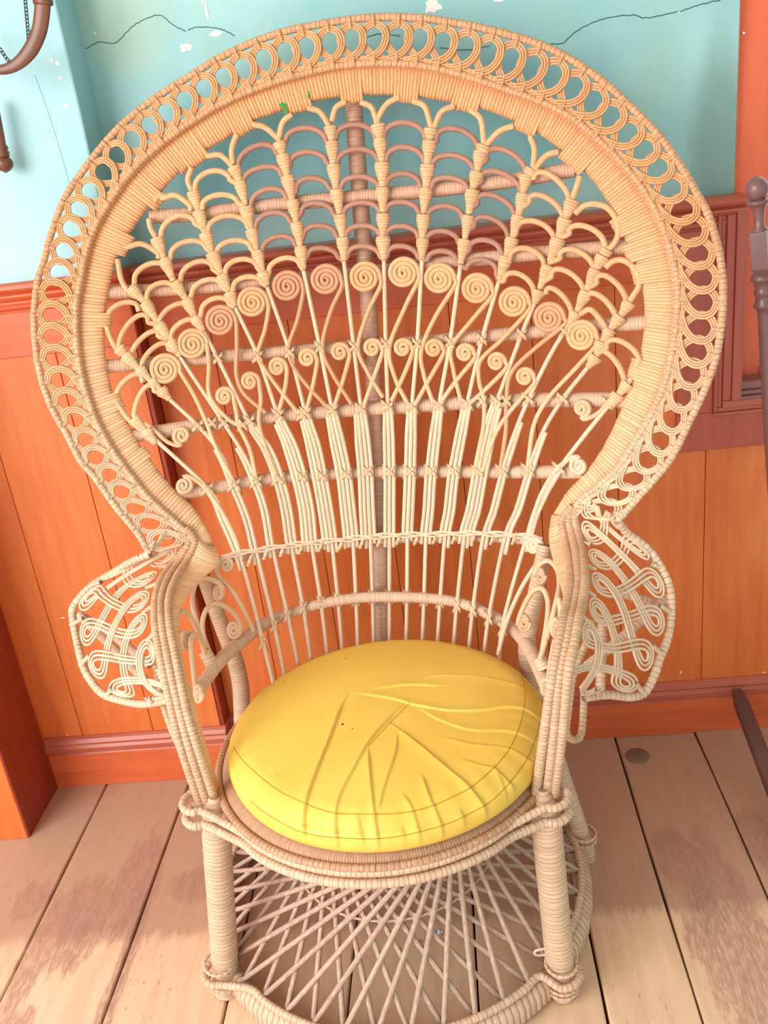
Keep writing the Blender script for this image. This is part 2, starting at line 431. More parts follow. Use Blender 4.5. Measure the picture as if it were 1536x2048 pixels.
def molding(name, x0, x1, yf, prof, mat):
    P = [(yf + dy, z) for dy, z in prof]
    return tag(MB().profile_x(P, x0, x1).obj(name, mat, smooth=False, bevel=.0008), kind='structure')
cap = [(.10, 1.125), (.012, 1.125), (.010, 1.131), (.004, 1.133), (.002, 1.139), (.007, 1.143), (.007, 1.147), (-.002, 1.150), (-.008, 1.156), (-.008, 1.160), (-.003, 1.163), (-.012, 1.167), (-.016, 1.172), (-.014, 1.179), (-.006, 1.183), (.10, 1.183)]
molding('trim_1', -1.045, -.592, 1.708, cap, ORANGE_H)
molding('trim_2', -.592, .5655, 1.757, cap, MAROON)
bs = [(.06, 0), (0, 0), (0, .092), (.002, .096), (-.004, .100), (-.005, .112), (.000, .118), (-.002, .124), (.004, .132), (.010, .137), (.06, .137)]
b1 = bs[:3] + [(.06, .092)]; b2 = [(.06, .0925), (-.001, .0925)] + bs[3:]
molding('baseboard_left', -1.045, -.592, 1.716, b1, ORANGE_H)
molding('baseboard_back', -.592, 1.999, 1.762, b1, ORANGE_H)
molding('trim_3', -1.045, -.592, 1.716, b2, MAROON)
molding('trim_4', -.592, 1.999, 1.762, b2, MAROON)

# window surround on the right
win = empty('window_1', (.6, 1.77, .69)); tag(win, kind='structure')
def wobj(mb, name, mat, bevel=.0015):
    return mb.obj(name, mat, win, smooth=False, bevel=bevel, to=lambda V: V - np.array([.6, 1.77, .69]))
wobj(MB().box((.445, 1.766, .693), (2.0, 1.80, .772)), 'apron', MAROON_V)
wobj(MB().box((.445, 1.766, .772), (.516, 1.80, 1.126)), 'side_panel', MAROON_V)
wobj(MB().box((.516, 1.757, .773), (.5225, 1.80, 1.15)).box((.5225, 1.761, .7825), (.532, 1.80, 1.15)).box((.532, 1.755, .7965), (.548, 1.80, 1.15)).box((.548, 1.750, .7965), (.5665, 1.86, 1.16)), 'frame_upright', MAROON_V)
wobj(MB().box((.516, 1.757, .766), (2.0, 1.80, .7725)).box((.522, 1.761, .7725), (2.0, 1.80, .782)).box((.532, 1.755, .782), (2.0, 1.80, .796)), 'frame_rail', MAROON)
wobj(MB().box((.548, 1.752, .796), (2.0, 1.90, .803)).box((.56, 1.760, .803), (2.0, 1.90, .812)).box((.564, 1.768, .812), (2.0, 1.90, .828)), 'sill', MAUVE)
wobj(MB().box((.556, 1.815, .825), (.652, 1.90, 2.7)), 'shutter', REDBOARD)
wobj(MB().box((.5565, 1.80, 1.18), (.5575, 1.815, 2.6)), 'shutter_edge', REDBOARD, 0)
pane = N('bright_window_pane', .2); pane.b.inputs['Emission Color'].default_value = (1, .98, .95, 1); pane.b.inputs['Emission Strength'].default_value = 1.1
wobj(MB().box((.652, 1.87, .825), (2.0, 1.88, 2.7)), 'pane', pane.m, 0)
wobj(MB().box((.649, 1.84, .825), (.655, 1.87, 2.6)).box((.652, 1.84, 1.005), (2.0, 1.868, 1.012)), 'glazing_bar', MAUVE)
cr = onY([1521, 1523, 1519, 1521, 1517, 1519, 1516, 1513, 1516], [700, 714, 722, 730, 736, 744, 748, 755, 760], 1.8145)
wobj(MB().tube(cat(cr, 24), .0007, 5), 'crack', WOODD, 0)

# cracks and chips of the plaster
def crack(pts, y, r=.0007):
    P = cat(pts, 60); P = P + rs.uniform(-1.1, 1.1, P.shape) * (r > .0005)
    MB().tube(onY(P[:, 0], P[:, 1], y), r, 4).obj('crack', CRACK, wall if y > 1.75 else side)
crack([(172, 97), (200, 84), (232, 86), (262, 55), (290, 38), (322, 31), (345, 50), (372, 62)], 1.7997)
crack([(375, 60), (400, 54), (440, 58), (470, 72)], 1.7997)
crack([(1068, 85), (1120, 88), (1135, 78), (1160, 58), (1205, 38), (1265, 30), (1290, 36), (1350, 25), (1400, 10), (1440, 0)], 1.7997, .0008)
crack([(730, 75), (760, 68), (800, 72)], 1.7997); crack([(880, 96), (930, 100), (980, 92)], 1.7997)
crack([(70, 150), (105, 250), (140, 370)], 1.7099, .0003)
def chip(px, py, wx, wz, y=1.7995, n=13):
    c = onY(px, py, y); mb = MB(); ring_poly((c[0], c[2]), wx, wz, n, .3, y + .001, y - .0004, mb)
    mb.obj('paint_chip', CHIP, wall if y > 1.75 else side, smooth=False)
for a in ((866, 13, .016, .011), (373, 96, .014, .006), (433, 68, .013, .005), (413, 20, .003, .017), (405, 5, .0015, .005), (190, 66, .002, .003), (1000, 0, .012, .003), (1358, 24, .003, .0012), (1488, 66, .0025, .002)):
    chip(*a)
for a in ((104, 121, .0035, .003), (116, 127, .004, .004), (120, 155, .005, .0018), (133, 211, .006, .004), (97, 262, .002, .0035), (88, 275, .002, .0025), (88, 238, .0015, .002), (116, 237, .0014, .0014), (70, 195, .0014, .0014), (143, 243, .003, .002), (70, 165, .0014, .0012)):
    chip(*a, y=1.7095)
for px, py, a, b in ((1440, 352, .004, .002), (1462, 360, .01, .001), (1420, 358, .009, .0008)):
    pass
for px, py, a, b in ((1131, 1346, .003, .006), (1140, 1344, .005, .0015), (1362, 1345, .002, .004), (1386, 1375, .006, .0015), (1500, 1366, .005, .0015), (1528, 1345, .004, .0012)):
    c = onY(px, py, 1.774); mb = MB(); ring_poly((c[0], c[2]), a, b, 9, .3, 1.776, 1.7738, mb); mb.obj('paint_chip', CHIP, wain, smooth=False)
for px, py, a, b in ((125, 1236, .005, .0015), (148, 1488, .003, .004), (112, 1482, .0025, .007), (134, 1470, .002, .002), (180, 1489, .004, .001), (323, 1466, .003, .002)):
    c = onY(px, py, 1.728); mb = MB(); ring_poly((c[0], c[2]), a, b, 9, .3, 1.730, 1.7278, mb); mb.obj('paint_chip', CHIP, wain, smooth=False)

# ------------------------------------------------------------------ things around the chair
# hanging copper band and chain, upper left
hp = empty('curved_bracket', tuple(onY(80, 60, 1.63))); HO = np.array(hp.location)
tag(hp, 'curved brown copper hanging band with a black chain, top left corner', 'ornament')
band = cat([(86, -60), (85, 0), (84, 25), (78, 62), (62, 98), (38, 125), (12, 138), (-12, 138), (-40, 125), (-62, 95), (-75, 40)], 60)
Pb = onY(band[:, 0], band[:, 1], 1.63)
wdt = np.interp(np.arange(60), [0, 10, 25, 38, 59], [.0135, .0135, .0125, .0075, .0075])
MB().tube(Pb, wdt, 10, flat=.42, up=(0, 1, 0)).obj('band', COPPER, hp, to=lambda V: V - HO)
MB().tube(onY([68, 104], [2, 4], 1.628), .006, 8).obj('collar', COPPER, hp, to=lambda V: V - HO)
def chain(pts, y):
    P = cat(pts, 200); D = onY(P[:, 0], P[:, 1], y); s_ = np.r_[0, np.cumsum(np.linalg.norm(np.diff(D, axis=0), axis=1))]
    k = int(s_[-1] / .0052)
    for i in range(k):
        c = np.array([np.interp((i + .5) * s_[-1] / k, s_, D[:, q]) for q in range(3)])
        c2 = np.array([np.interp((i + .9) * s_[-1] / k, s_, D[:, q]) for q in range(3)])
        t = c2 - c; t /= np.linalg.norm(t); nrm = np.array([0, 1.0, 0]) if i % 2 else np.cross(t, [0, 1.0, 0])
        if i % 2: nrm = np.cross(t, [0, 1.0, 0]) * .8 + np.array([0, .6, 0])
        sd = np.cross(t, nrm) if not i % 2 else np.array([.8, 0, 0]) * 1.0
        sd = nrm / np.linalg.norm(nrm)
        th = np.linspace(0, 2 * math.pi, 11)
        ringp = c + .0041 * np.cos(th)[:, None] * t + .0024 * np.sin(th)[:, None] * sd
        MB().tube(ringp, .00085, 5).obj('chain_link', BLACKM, hp, to=lambda V: V - HO)
chain([(50, -8), (54, 40), (57, 80), (55, 112)], 1.632)
chain([(-18, 80), (0, 98), (14, 118), (30, 132)], 1.632)
kn = empty('wooden_finial_rod', tuple(onY(0, 300, 1.68))); KO = np.array(kn.location)
tag(kn, 'brown turned rod end with round brass knob on the teal wall, left edge', 'ornament')
a_ = onY(-14, 200, 1.68); b_ = onY(12, 346, 1.68)
MB().lathe([(0, .008), (.5, .0085), (.6, .0085), (.66, .012), (.68, .009), (.71, .0125), (.74, .011), (.76, .012), (.78, .010)], a_, b_).obj('rod', COPPER, kn, to=lambda V: V - KO)
MB().lathe([(.77, .008), (.80, .0125), (.85, .0152), (.91, .0145), (.96, .010), (1, .001)], a_, b_).obj('knob', COPPER, kn, to=lambda V: V - KO)

# turned post at the right edge
a_ = onY(1513, 352, 1.5); c_ = onY(1545, 870, 1.5); d_ = (c_ - a_); b_ = a_ + d_ * (a_[2] / (a_[2] - c_[2]))
Lp = np.linalg.norm(b_ - a_)
po = empty('turned_post', tuple(b_)); PO = np.array(po.location)
tag(po, 'mauve brown turned wooden post with ball finial at right edge', 'post')
px_ = np.linalg.norm(d_) / 519.0
def pr(rows): return [((y - 352) * px_ / Lp, r * px_) for y, r in rows]
MB().lathe(pr([(352, 1), (354, 7), (359, 14), (366, 19), (374, 21), (383, 20), (391, 15), (396, 11)]), a_, b_).obj('ball_finial', WOODP, po, to=lambda V: V - PO)
MB().lathe(pr([(394, 14), (397, 22), (401, 22), (404, 17), (412, 12), (430, 9), (445, 10), (450, 14), (453, 15)]), a_, b_).obj('neck', WOODP, po, to=lambda V: V - PO)
def sq(y0, y1, r):
    mb = MB(); u = (b_ - a_) / Lp; e = np.cross(u, [0, 1, 0]); e /= np.linalg.norm(e); g = np.cross(u, e)
    an = math.radians(38); e, g = math.cos(an) * e + math.sin(an) * g, -math.sin(an) * e + math.cos(an) * g
    G = []
    for y, k in ((y0, .86), (y0 + 5, 1), (y1 - 5, 1), (y1 + 6, .72)):
        c = a_ + u * (y - 352) * px_; G.append([c + k * r * px_ * (i * e + j * g) for i, j in ((-1, -1), (1, -1), (1, 1), (-1, 1))])
    mb.grid(np.array(G), np.zeros((4, 4, 2)), closed_v=True, caps=True); return mb
sq(452, 528, 16).obj('square_block', WOODP, po, smooth=False, bevel=.0012, to=lambda V: V - PO)
rows = [(530, 12), (536, 20), (542, 23), (547, 22), (550, 18), (560, 16), (566, 17), (571, 19), (575, 17), (580, 15), (588, 17), (594, 20), (600, 20), (603, 15), (615, 14), (700, 15), (860, 17)]
tmax = (Lp / px_) + 352
rows += [(1000, 17), (1200, 14), (tmax, 12)]
MB().lathe(pr(rows), a_, b_).obj('shaft', WOODP, po, to=lambda V: V - PO)

# dark timber leaning on the baseboard
q0 = onY(1473, 1380, 1.745); q1 = np.array([.572, 1.33, .013])
bt = MB(); u = q1 - q0; q1 = q0 + u * 1.06; u /= np.linalg.norm(u); e = np.cross(u, [0, 0, 1.0]); e /= np.linalg.norm(e); g = np.cross(e, u)
nn = 12; G = []
for i in range(nn):
    c = q0 + (q1 - q0) * i / (nn - 1); k = .62 if i == 0 else 1.0
    G.append([c + e * .0155 * k * i_ + g * .011 * k * j_ for i_, j_ in ((-1, -1), (1, -1), (1, .8), (.7, 1), (-.7, 1), (-1, .8))])
G = np.array(G); zmin = G[-1][:, 2].min(); G[:, :, 2] -= np.linspace(0, 1, nn)[:, None] * zmin
bt.grid(G, np.zeros((nn, 6, 2)), closed_v=True, caps=True)
tag(bt.obj('timber_bar', WOODD, smooth=False, bevel=.002), 'dark brown timber bar leaning on the orange baseboard at right', 'timber')

# metal cap set in the floor
c = onZ(1275, 1512, 0)
fc = MB().lathe([(0, .026), (.6, .026), (.9, .024), (.91, .017), (1, .016)], (c[0], c[1], -.0008), (c[0], c[1], .0035), 36)
capm = paint('painted_over_metal', (136, 110, 92), (112, 90, 78), (170, 150, 140), rough=.35)
tag(fc.obj('floor_cap', capm), 'round grey brown metal cap set in the floor planks near the baseboard', 'cap')
# two sweet wrappers under the seat
def wrapper(px, py, sz, mat, label):
    c = onZ(px, py, .001); n = 7; xs = np.linspace(-1, 1, n)
    G = np.array([[(c[0] + sz * x + rs.uniform(-.001, .001), c[1] + sz * .8 * y + rs.uniform(-.001, .001), .0006 + rs.uniform(0, .004)) for y in xs] for x in xs])
    G2 = G.copy(); G2[..., 2] = np.maximum(G[..., 2] - .0004, .0002)
    mb = MB(); mb.grid(G, np.zeros((n, n, 2))); o = mb.obj('sweet_wrapper', mat, smooth=False)
    so = o.modifiers.new('thick', 'SOLIDIFY'); so.thickness = .0003; so.offset = 1
    tag(o, label, 'wrapper', 'sweet wrappers under the chair')
wr = N('red_printed_foil', .35); wr.out(wr.mix(wr.ramp(wr.noise(140), .45, .55), srgb((176, 84, 66)), srgb((226, 180, 160)))); 
wh = N('silver_foil', .25); wh.out(wh.mix(wh.ramp(wh.noise(160), .45, .55), srgb((246, 248, 250)), srgb((150, 170, 190))))
wrapper(846, 1888, .0105, wr.m, 'crumpled red sweet wrapper on the floor under the chair')
wrapper(876, 1868, .0075, wh.m, 'crumpled silver sweet wrapper on the floor under the chair')

# ================================================================== THE CHAIR
chair = empty('peacock_chair', (O2[0], O2[1], 0), TH)
tag(chair, 'tall honey and bleached wicker peacock chair with fan back and lace arms', 'chair')
RZ = np.array([[math.cos(TH), -math.sin(TH), 0], [math.sin(TH), math.cos(TH), 0], [0, 0, 1]])
TO = lambda V: (V - np.array([O2[0], O2[1], 0])) @ RZ
def part(mb, name, mat, parent=None, **k):
    return mb.obj(name, mat, parent or chair, to=TO, **k)
FWD = -np.array([VX[0], VX[1], 0])   # towards the sitter's front

# ---- outlines in the picture, read onto the chair's own surfaces
rim_px = [(300, 1108), (275, 1066), (232, 1014), (190, 955), (161, 921), (134, 869), (106, 820), (85, 765), (72, 700), (68, 628), (76, 560), (86, 530), (102, 469), (130, 396), (174, 331), (221, 273), (271, 226), (323, 188), (388, 147), (430, 121), (480, 96), (540, 72), (600, 56), (700, 39), (768, 34), (820, 35), (868, 39), (968, 57), (1068, 85), (1138, 117), (1208, 165), (1268, 220), (1318, 272), (1363, 335), (1398, 395), (1418, 435), (1440, 515), (1446, 600), (1435, 700), (1413, 770), (1378, 845), (1343, 915), (1305, 963), (1279, 992), (1235, 1042)]
rail_px = [(388, 1083), (372, 1064), (343, 1038), (301, 1000), (279, 975), (246, 932), (216, 888), (191, 840), (173, 790), (160, 738), (153, 683), (152, 615), (161, 560), (174, 498), (197, 440), (232, 384), (268, 337), (315, 293), (373, 250), (432, 213), (480, 190), (540, 167), (600, 149), (665, 134), (730, 127), (795, 127), (860, 134), (925, 150), (990, 171), (1078, 202), (1143, 235), (1198, 280), (1248, 330), (1288, 380), (1318, 435), (1338, 490), (1352, 545), (1356, 600), (1349, 680), (1333, 760), (1303, 830), (1268, 888), (1240, 932), (1200, 970), (1162, 1000), (1140, 1030)]
inner_px = [(428, 1092), (421, 1070), (405, 1043), (385, 1012), (353, 983), (320, 945), (306, 924), (279, 888), (257, 847), (230, 800), (216, 740), (209, 683), (212, 620), (222, 560), (237, 510), (256, 476), (280, 438), (310, 402), (340, 365), (376, 330), (414, 301), (460, 273), (510, 242), (560, 223), (620, 205), (685, 194), (760, 190), (829, 194), (910, 206), (970, 220), (1028, 243), (1075, 267), (1118, 298), (1165, 340), (1200, 380), (1225, 425), (1248, 475), (1270, 525), (1285, 580), (1289, 640), (1280, 710), (1262, 765), (1248, 805), (1220, 868), (1193, 915), (1166, 950), (1133, 985), (1105, 1030)]
rimP = PB(cat(rim_px, 420), .004)
railP = PB(cat(rail_px, 420), .012)

# arm rails, continued from the fan (v = depth)
def arm(px, vs, n=90):
    q = cat(np.c_[np.array(px, float), np.array(vs, float) * 1000], n)
    return PV(q[:, :2], q[:, 2] / 1000)
_, v0l, _ = loc_uv(PB(np.array([388., 1083]), .012)); _, v0r, _ = loc_uv(PB(np.array([1140., 1030]), .012))
vl = [float(loc_uv(PB(np.array([358., 1050]), .010))[1]), float(v0l), .18, .12, .06, 0, -.04, -.07, -.10, -.125, -.13]
vr = [float(loc_uv(PB(np.array([1152., 1012]), .010))[1]), float(v0r), .20, .14, .07, .01, -.04, -.08, -.11, -.125, -.13]
LA = dict(A=[(346, 1052), (370, 1086), (345, 1128), (322, 1160), (311, 1200), (310, 1245), (318, 1300), (328, 1350), (345, 1425), (365, 1505), (402, 1612)],
          B=[(358, 1050), (379, 1080), (356, 1126), (334, 1160), (322, 1200), (323, 1245), (332, 1300), (342, 1350), (360, 1425), (380, 1500), (418, 1618)],
          C=[(370, 1054), (390, 1083), (372, 1124), (352, 1156), (338, 1195), (338, 1245), (348, 1300), (358, 1350), (374, 1425), (396, 1497), (436, 1620)])
RA = dict(A=[(1172, 1001), (1150, 1027), (1156, 1065), (1164, 1108), (1170, 1155), (1165, 1205), (1157, 1240), (1147, 1294), (1136, 1350), (1124, 1470), (1108, 1592)],
          B=[(1158, 1006), (1138, 1035), (1144, 1068), (1153, 1108), (1156, 1160), (1149, 1210), (1141, 1245), (1130, 1300), (1117, 1370), (1106, 1480), (1092, 1600)],
          C=[(1146, 1012), (1124, 1042), (1131, 1080), (1140, 1120), (1141, 1162), (1133, 1210), (1126, 1245), (1115, 1300), (1102, 1370), (1086, 1485), (1070, 1600)])
armL = {k: arm(v, vl) for k, v in LA.items()}; armR = {k: arm(v, vr) for k, v in RA.items()}

part(MB().tube(rimP, .0062, 8, pitch=.0085), 'outer_rim', W_RIM)
part(MB().tube(railP, .0058, 8, pitch=.0075), 'inner_rail', W_RIM)
r2 = PB(cat([(p[0] * .94 + q[0] * .06, p[1] * .94 + q[1] * .06) for p, q in zip(cat(rail_px, 60), cat(inner_px, 60))], 400), .004)
part(MB().tube(r2, .0055, 7, pitch=.007), 'inner_rail', W_RIM)
for k in 'ABC':
    part(MB().tube(armL[k], .0072, 8, pitch=.0065), 'arm_rail', W_ARM)
    part(MB().tube(armR[k], .0078, 8, pitch=.0065), 'arm_rail', W_ARM)
xl = arm([(312, 1330), (325, 1400), (345, 1460), (366, 1505)], [.02, -.01, -.04, -.06], 40)
part(MB().tube(xl, .0065, 8, pitch=.0065), 'arm_rail', W_ARM)
xr = arm([(1187, 1240), (1172, 1286), (1148, 1350), (1137, 1420), (1133, 1462), (1143, 1479), (1160, 1474), (1166, 1440), (1168, 1380)], [.03, .01, -.02, -.04, -.05, -.045, -.03, -.01, .02], 70)
part(MB().tube(xr, .006, 8, pitch=.0075), 'arm_rail', W_ARM)

# ---- wide wrapped band round the fan: one strip of cane after another
tabs = [(252, 492, 17), (224, 640, 12), (240, 798, 13), (323, 408, 16), (372, 345, 6), (396, 325, 18), (492, 262, 18), (598, 215, 19), (706, 202, 18), (812, 196, 16), (928, 214, 18), (1046, 262, 16), (1143, 325, 20), (1232, 455, 14), (1262, 505, 12), (1276, 548, 12), (1268, 738, 14), (290, 905, 5)]
inner_d = cat(inner_px, 700); outer_d = cat(rail_px, 700)
oP = PB(outer_d, .006); s_o = np.r_[0, np.cumsum(np.linalg.norm(np.diff(oP, axis=0), axis=1))]
nst = int(s_o[-1] / .0062)
cent_in = cat(inner_px, 700)
mb = MB()
bounds = np.linspace(0, 699, nst + 1); bounds[1:-1] += rs.uniform(-.18, .18, nst - 1) * 699 / nst
# matching inner index by arc fraction smoothed through nearest point
tan = np.gradient(outer_d, axis=0); tan /= np.linalg.norm(tan, axis=1, keepdims=True)
nrm_ = np.stack([-tan[:, 1], tan[:, 0]], 1)
match = np.zeros(700)
for i in range(700):
    d = inner_d - outer_d[i]; al = d @ tan[i]; ac = np.linalg.norm(d, axis=1)
    j = np.argmin(np.abs(al) + .15 * ac + (ac > 150) * 999); match[i] = j
match = np.maximum.accumulate(match); kk = np.ones(25) / 25
match = np.convolve(np.pad(match, 12, 'edge'), kk, 'valid'); match[0] = 0; match[-1] = 699
def band_strip(a, b, e0, e1, wide, idx, lift):
    rows = []; UVr = []
    for q, (t, lf) in enumerate(((a, -.0012), (a + .25 * (b - a), 0), (a + .75 * (b - a), 0), (b, -.0012))):
        o = e0(t); n_ = e1(t); d = n_ - o; ln = np.linalg.norm(d); n_ = n_ + d / ln * wide
        fr = np.array([0, .12, .3, .5, .7, .88, .97, 1.0]); bul = np.array([-.004, .004, .0065, .0075, .007, .005, .001, -.004]) + lift + lf
        P2 = o + (n_ - o) * fr[:, None]
        rows.append(PB(P2, bul)); UVr.append([(idx + (.0, .25, .75, .999)[q], 40 + f_ * 1.0 + .0) for f_ in fr * .99])
    G = np.array(rows); mb.grid(G, np.array(UVr))
def ei(arr): return lambda t: np.array([np.interp(t, np.arange(700), arr[:, 0]), np.interp(t, np.arange(700), arr[:, 1])])
e0 = ei(outer_d); e1 = lambda t: ei(inner_d)(np.interp(t, np.arange(700), match))
bump_run = 0
for i in range(nst):
    a, b = bounds[i], bounds[i + 1]; m_ = e1((a + b) / 2); wd = rs.uniform(-1.2, .6)
    for tx, ty, th_ in tabs:
        if math.hypot(m_[0] - tx, m_[1] - ty) < th_ + 8: wd += 14 * (1 if th_ > 10 else .5)
    if i % 19 == 0: bump_run = rs.uniform(-.0008, .0012)
    band_strip(a, b, e0, e1, min(wd, 15), i, bump_run + rs.uniform(-.0003, .0003) + (.001 if wd > 5 else 0))
part(mb, 'wrapped_band', W_BAND, kind='stuff')
# back side of the band so it has a body
bk = MB(); G = []
for t in np.linspace(0, 699, 200):
    o = e0(t); n_ = e1(t); P2 = np.array([o + (n_ - o) * f for f in (0, .2, .5, .8, 1)])
    G.append(PB(P2, np.array([-.004, -.010, -.012, -.010, -.004])))
bk.grid(np.array(G), np.stack([np.repeat(np.linspace(0, nst, 200)[:, None], 5, 1), np.repeat(np.linspace(0, .9, 5)[None], 200, 0)], -1))
part(bk, 'band_backing', W_BAND)
# the band narrows down the inside of each arm
def arm_band(rail, inner, iv, cnt):
    iv = list(iv); iv[0] = float(loc_uv(PB(np.array(inner[0], float), -.006))[1]); q = cat(np.c_[np.array(inner, float), np.array(iv, float) * 1000], 90); I = PV(q[:, :2], q[:, 2] / 1000)
    mb = MB(); T = np.linspace(0, 89, cnt + 1)
    def at(A, t): return np.array([np.interp(t, np.arange(90), A[:, k]) for k in range(3)])
    for i in range(cnt):
        rows = []; UVr = []
        lift = rs.uniform(-.0004, .0004)
        for q_, t in enumerate((T[i], T[i] * .75 + T[i + 1] * .25, T[i] * .25 + T[i + 1] * .75, T[i + 1])):
            o = at(rail, t); n_ = at(I, t); lf = lift - (.001 if q_ in (0, 3) else 0)
            fr = np.array([0, .15, .4, .7, .92, 1.0]); bul = np.array([0, .005, .007, .006, .002, -.006])
            rows.append(o + (n_ - o) * fr[:, None] + FWD * (bul + lf)[:, None]); UVr.append([(i + (.0, .25, .75, .999)[q_], 50 + f * .99) for f in fr])
        if i == 0:
            tq = 0 if sum(inner[0]) < 1600 else 699; o = e0(tq); n_ = e1(tq); rows[0] = PB(o + (n_ - o) * fr[:, None], bul + .002)
        mb.grid(np.array(rows), np.array(UVr))
    part(mb, 'wrapped_band', W_BAND, kind='stuff')
    return I
arm_band(armL['C'], [(428, 1092), (436, 1128), (405, 1160), (374, 1193), (357, 1228), (358, 1276), (371, 1350), (388, 1410), (412, 1500), (445, 1604)], [float(v0l) + .01, .19, .14, .08, .03, 0, -.04, -.08, -.10, -.11], 92)
arm_band(armR['C'], [(1103, 1032), (1098, 1080), (1108, 1130), (1122, 1178), (1129, 1213), (1124, 1246), (1112, 1300), (1099, 1370), (1083, 1485), (1063, 1590)], [float(v0r) + .01, .21, .15, .08, .02, -.03, -.07, -.10, -.12, -.125], 92)

# ---- lace border of interlocked triple loops
s_r = np.r_[0, np.cumsum(np.linalg.norm(np.diff(railP, axis=0), axis=1))]
rim3 = rimP; rail3 = railP
# pair rim and rail by straight fraction
rim_d = cat(rim_px, 420); rail_d = cat(rail_px, 420)
tg = np.gradient(rail_d, axis=0); tg /= np.linalg.norm(tg, axis=1, keepdims=True)
mt = np.zeros(420)
for i in range(420):
    d = rim_d - rail_d[i]; mt[i] = np.argmin(np.abs(d @ tg[i]) + .25 * np.linalg.norm(d, axis=1) + (np.linalg.norm(d, axis=1) > 130) * 999)
mt = np.maximum.accumulate(mt); mt = np.convolve(np.pad(mt, 20, 'edge'), np.ones(41) / 41, 'valid')
mt[:30] = mt[30] * np.linspace(0, 1, 30); mt[-30:] = mt[-31] + (419 - mt[-31]) * np.linspace(0, 1, 30)
rim3 = np.stack([np.interp(mt, np.arange(420), rimP[:, k]) for k in range(3)], 1)
def lace_pt(t, s, h):
    """t 0..1 along, s 0 rail..1 rim, h lift to the front"""
    a = np.stack([np.interp(t * 419, np.arange(420), rail3[:, k]) for k in range(3)], -1)
    b = np.stack([np.interp(t * 419, np.arange(420), rim3[:, k]) for k in range(3)], -1)
    return a + (b - a) * np.asarray(s)[..., None] + FWD * np.asarray(h)[..., None]
NR = 64
mid = rim3 * .55 + railP * .45; s_m = np.r_[0, np.cumsum(np.linalg.norm(np.diff(mid, axis=0), axis=1))]; s_m /= s_m[-1]
def tmid(x): return np.interp(x, s_m, np.linspace(0, 1, 420))
loopc = np.array([(-1.05, .03, 0), (-.55, .07, 0), (0, .17, .9), (.36, .32, .9), (.53, .54, 1), (.40, .76, .6), (0, .86, 0), (-.40, .76, -.6), (-.53, .54, -1), (-.36, .32, -.9), (0, .17, -.9), (.55, .07, 0), (1.05, .03, 0)])
loopd = cat(loopc * np.array([1.0, 1.9, .12]), 58) / np.array([1.0, 1.9, .12])
for i in range(NR):
    c = (i + .5) / NR; mb = MB()
    jit = rs.uniform(-.04, .04)
    tt = loopd.copy(); d = np.gradient(tt[:, :2] * [1, 1.9], axis=0); d /= np.linalg.norm(d, axis=1, keepdims=True); nn_ = np.stack([-d[:, 1], d[:, 0] / 1.9], 1)
    for k in (-1, 0, 1):
        o = tt[:, :2] + nn_ * k * .108
        x = np.clip(c + (o[:, 0] + jit) / NR, 0, 1)
        P = lace_pt(tmid(x), o[:, 1], tt[:, 2] * .0028 + .001)
        mb.tube(P, .0020, 6)
    lp = part(mb, 'lace_loop', R_LACE)
    t0 = tmid(min(max(c + jit / NR, 0), 1))
    so_ = np.linspace(.79, 1.05, 5); tie = lace_pt(np.full(5, t0), so_, np.array([.0015, .0035, .0035, .006, .004]))
    mb = MB().tube(tie, np.array([.0034, .0032, .0024, .0034, .0034]), 7, pitch=.004, amp=.04, flat=.8, up=FWD)
    sd = lace_pt(np.array([t0 - .0045, t0 + .001]), np.array([1.0, .88]), np.array([.001, .003])); mb.tube(sd, .0016, 5)
    part(mb, 'outer_tie', W_RIM, lp)
    si_ = np.linspace(.25, -.04, 5); tie = lace_pt(np.full(5, t0), si_, np.array([.001, .004, .005, .005, .003]))
    part(MB().tube(tie, np.array([.0026, .0030, .0028, .003, .003]), 7, pitch=.004, amp=.04), 'inner_tie', W_RIM, lp)

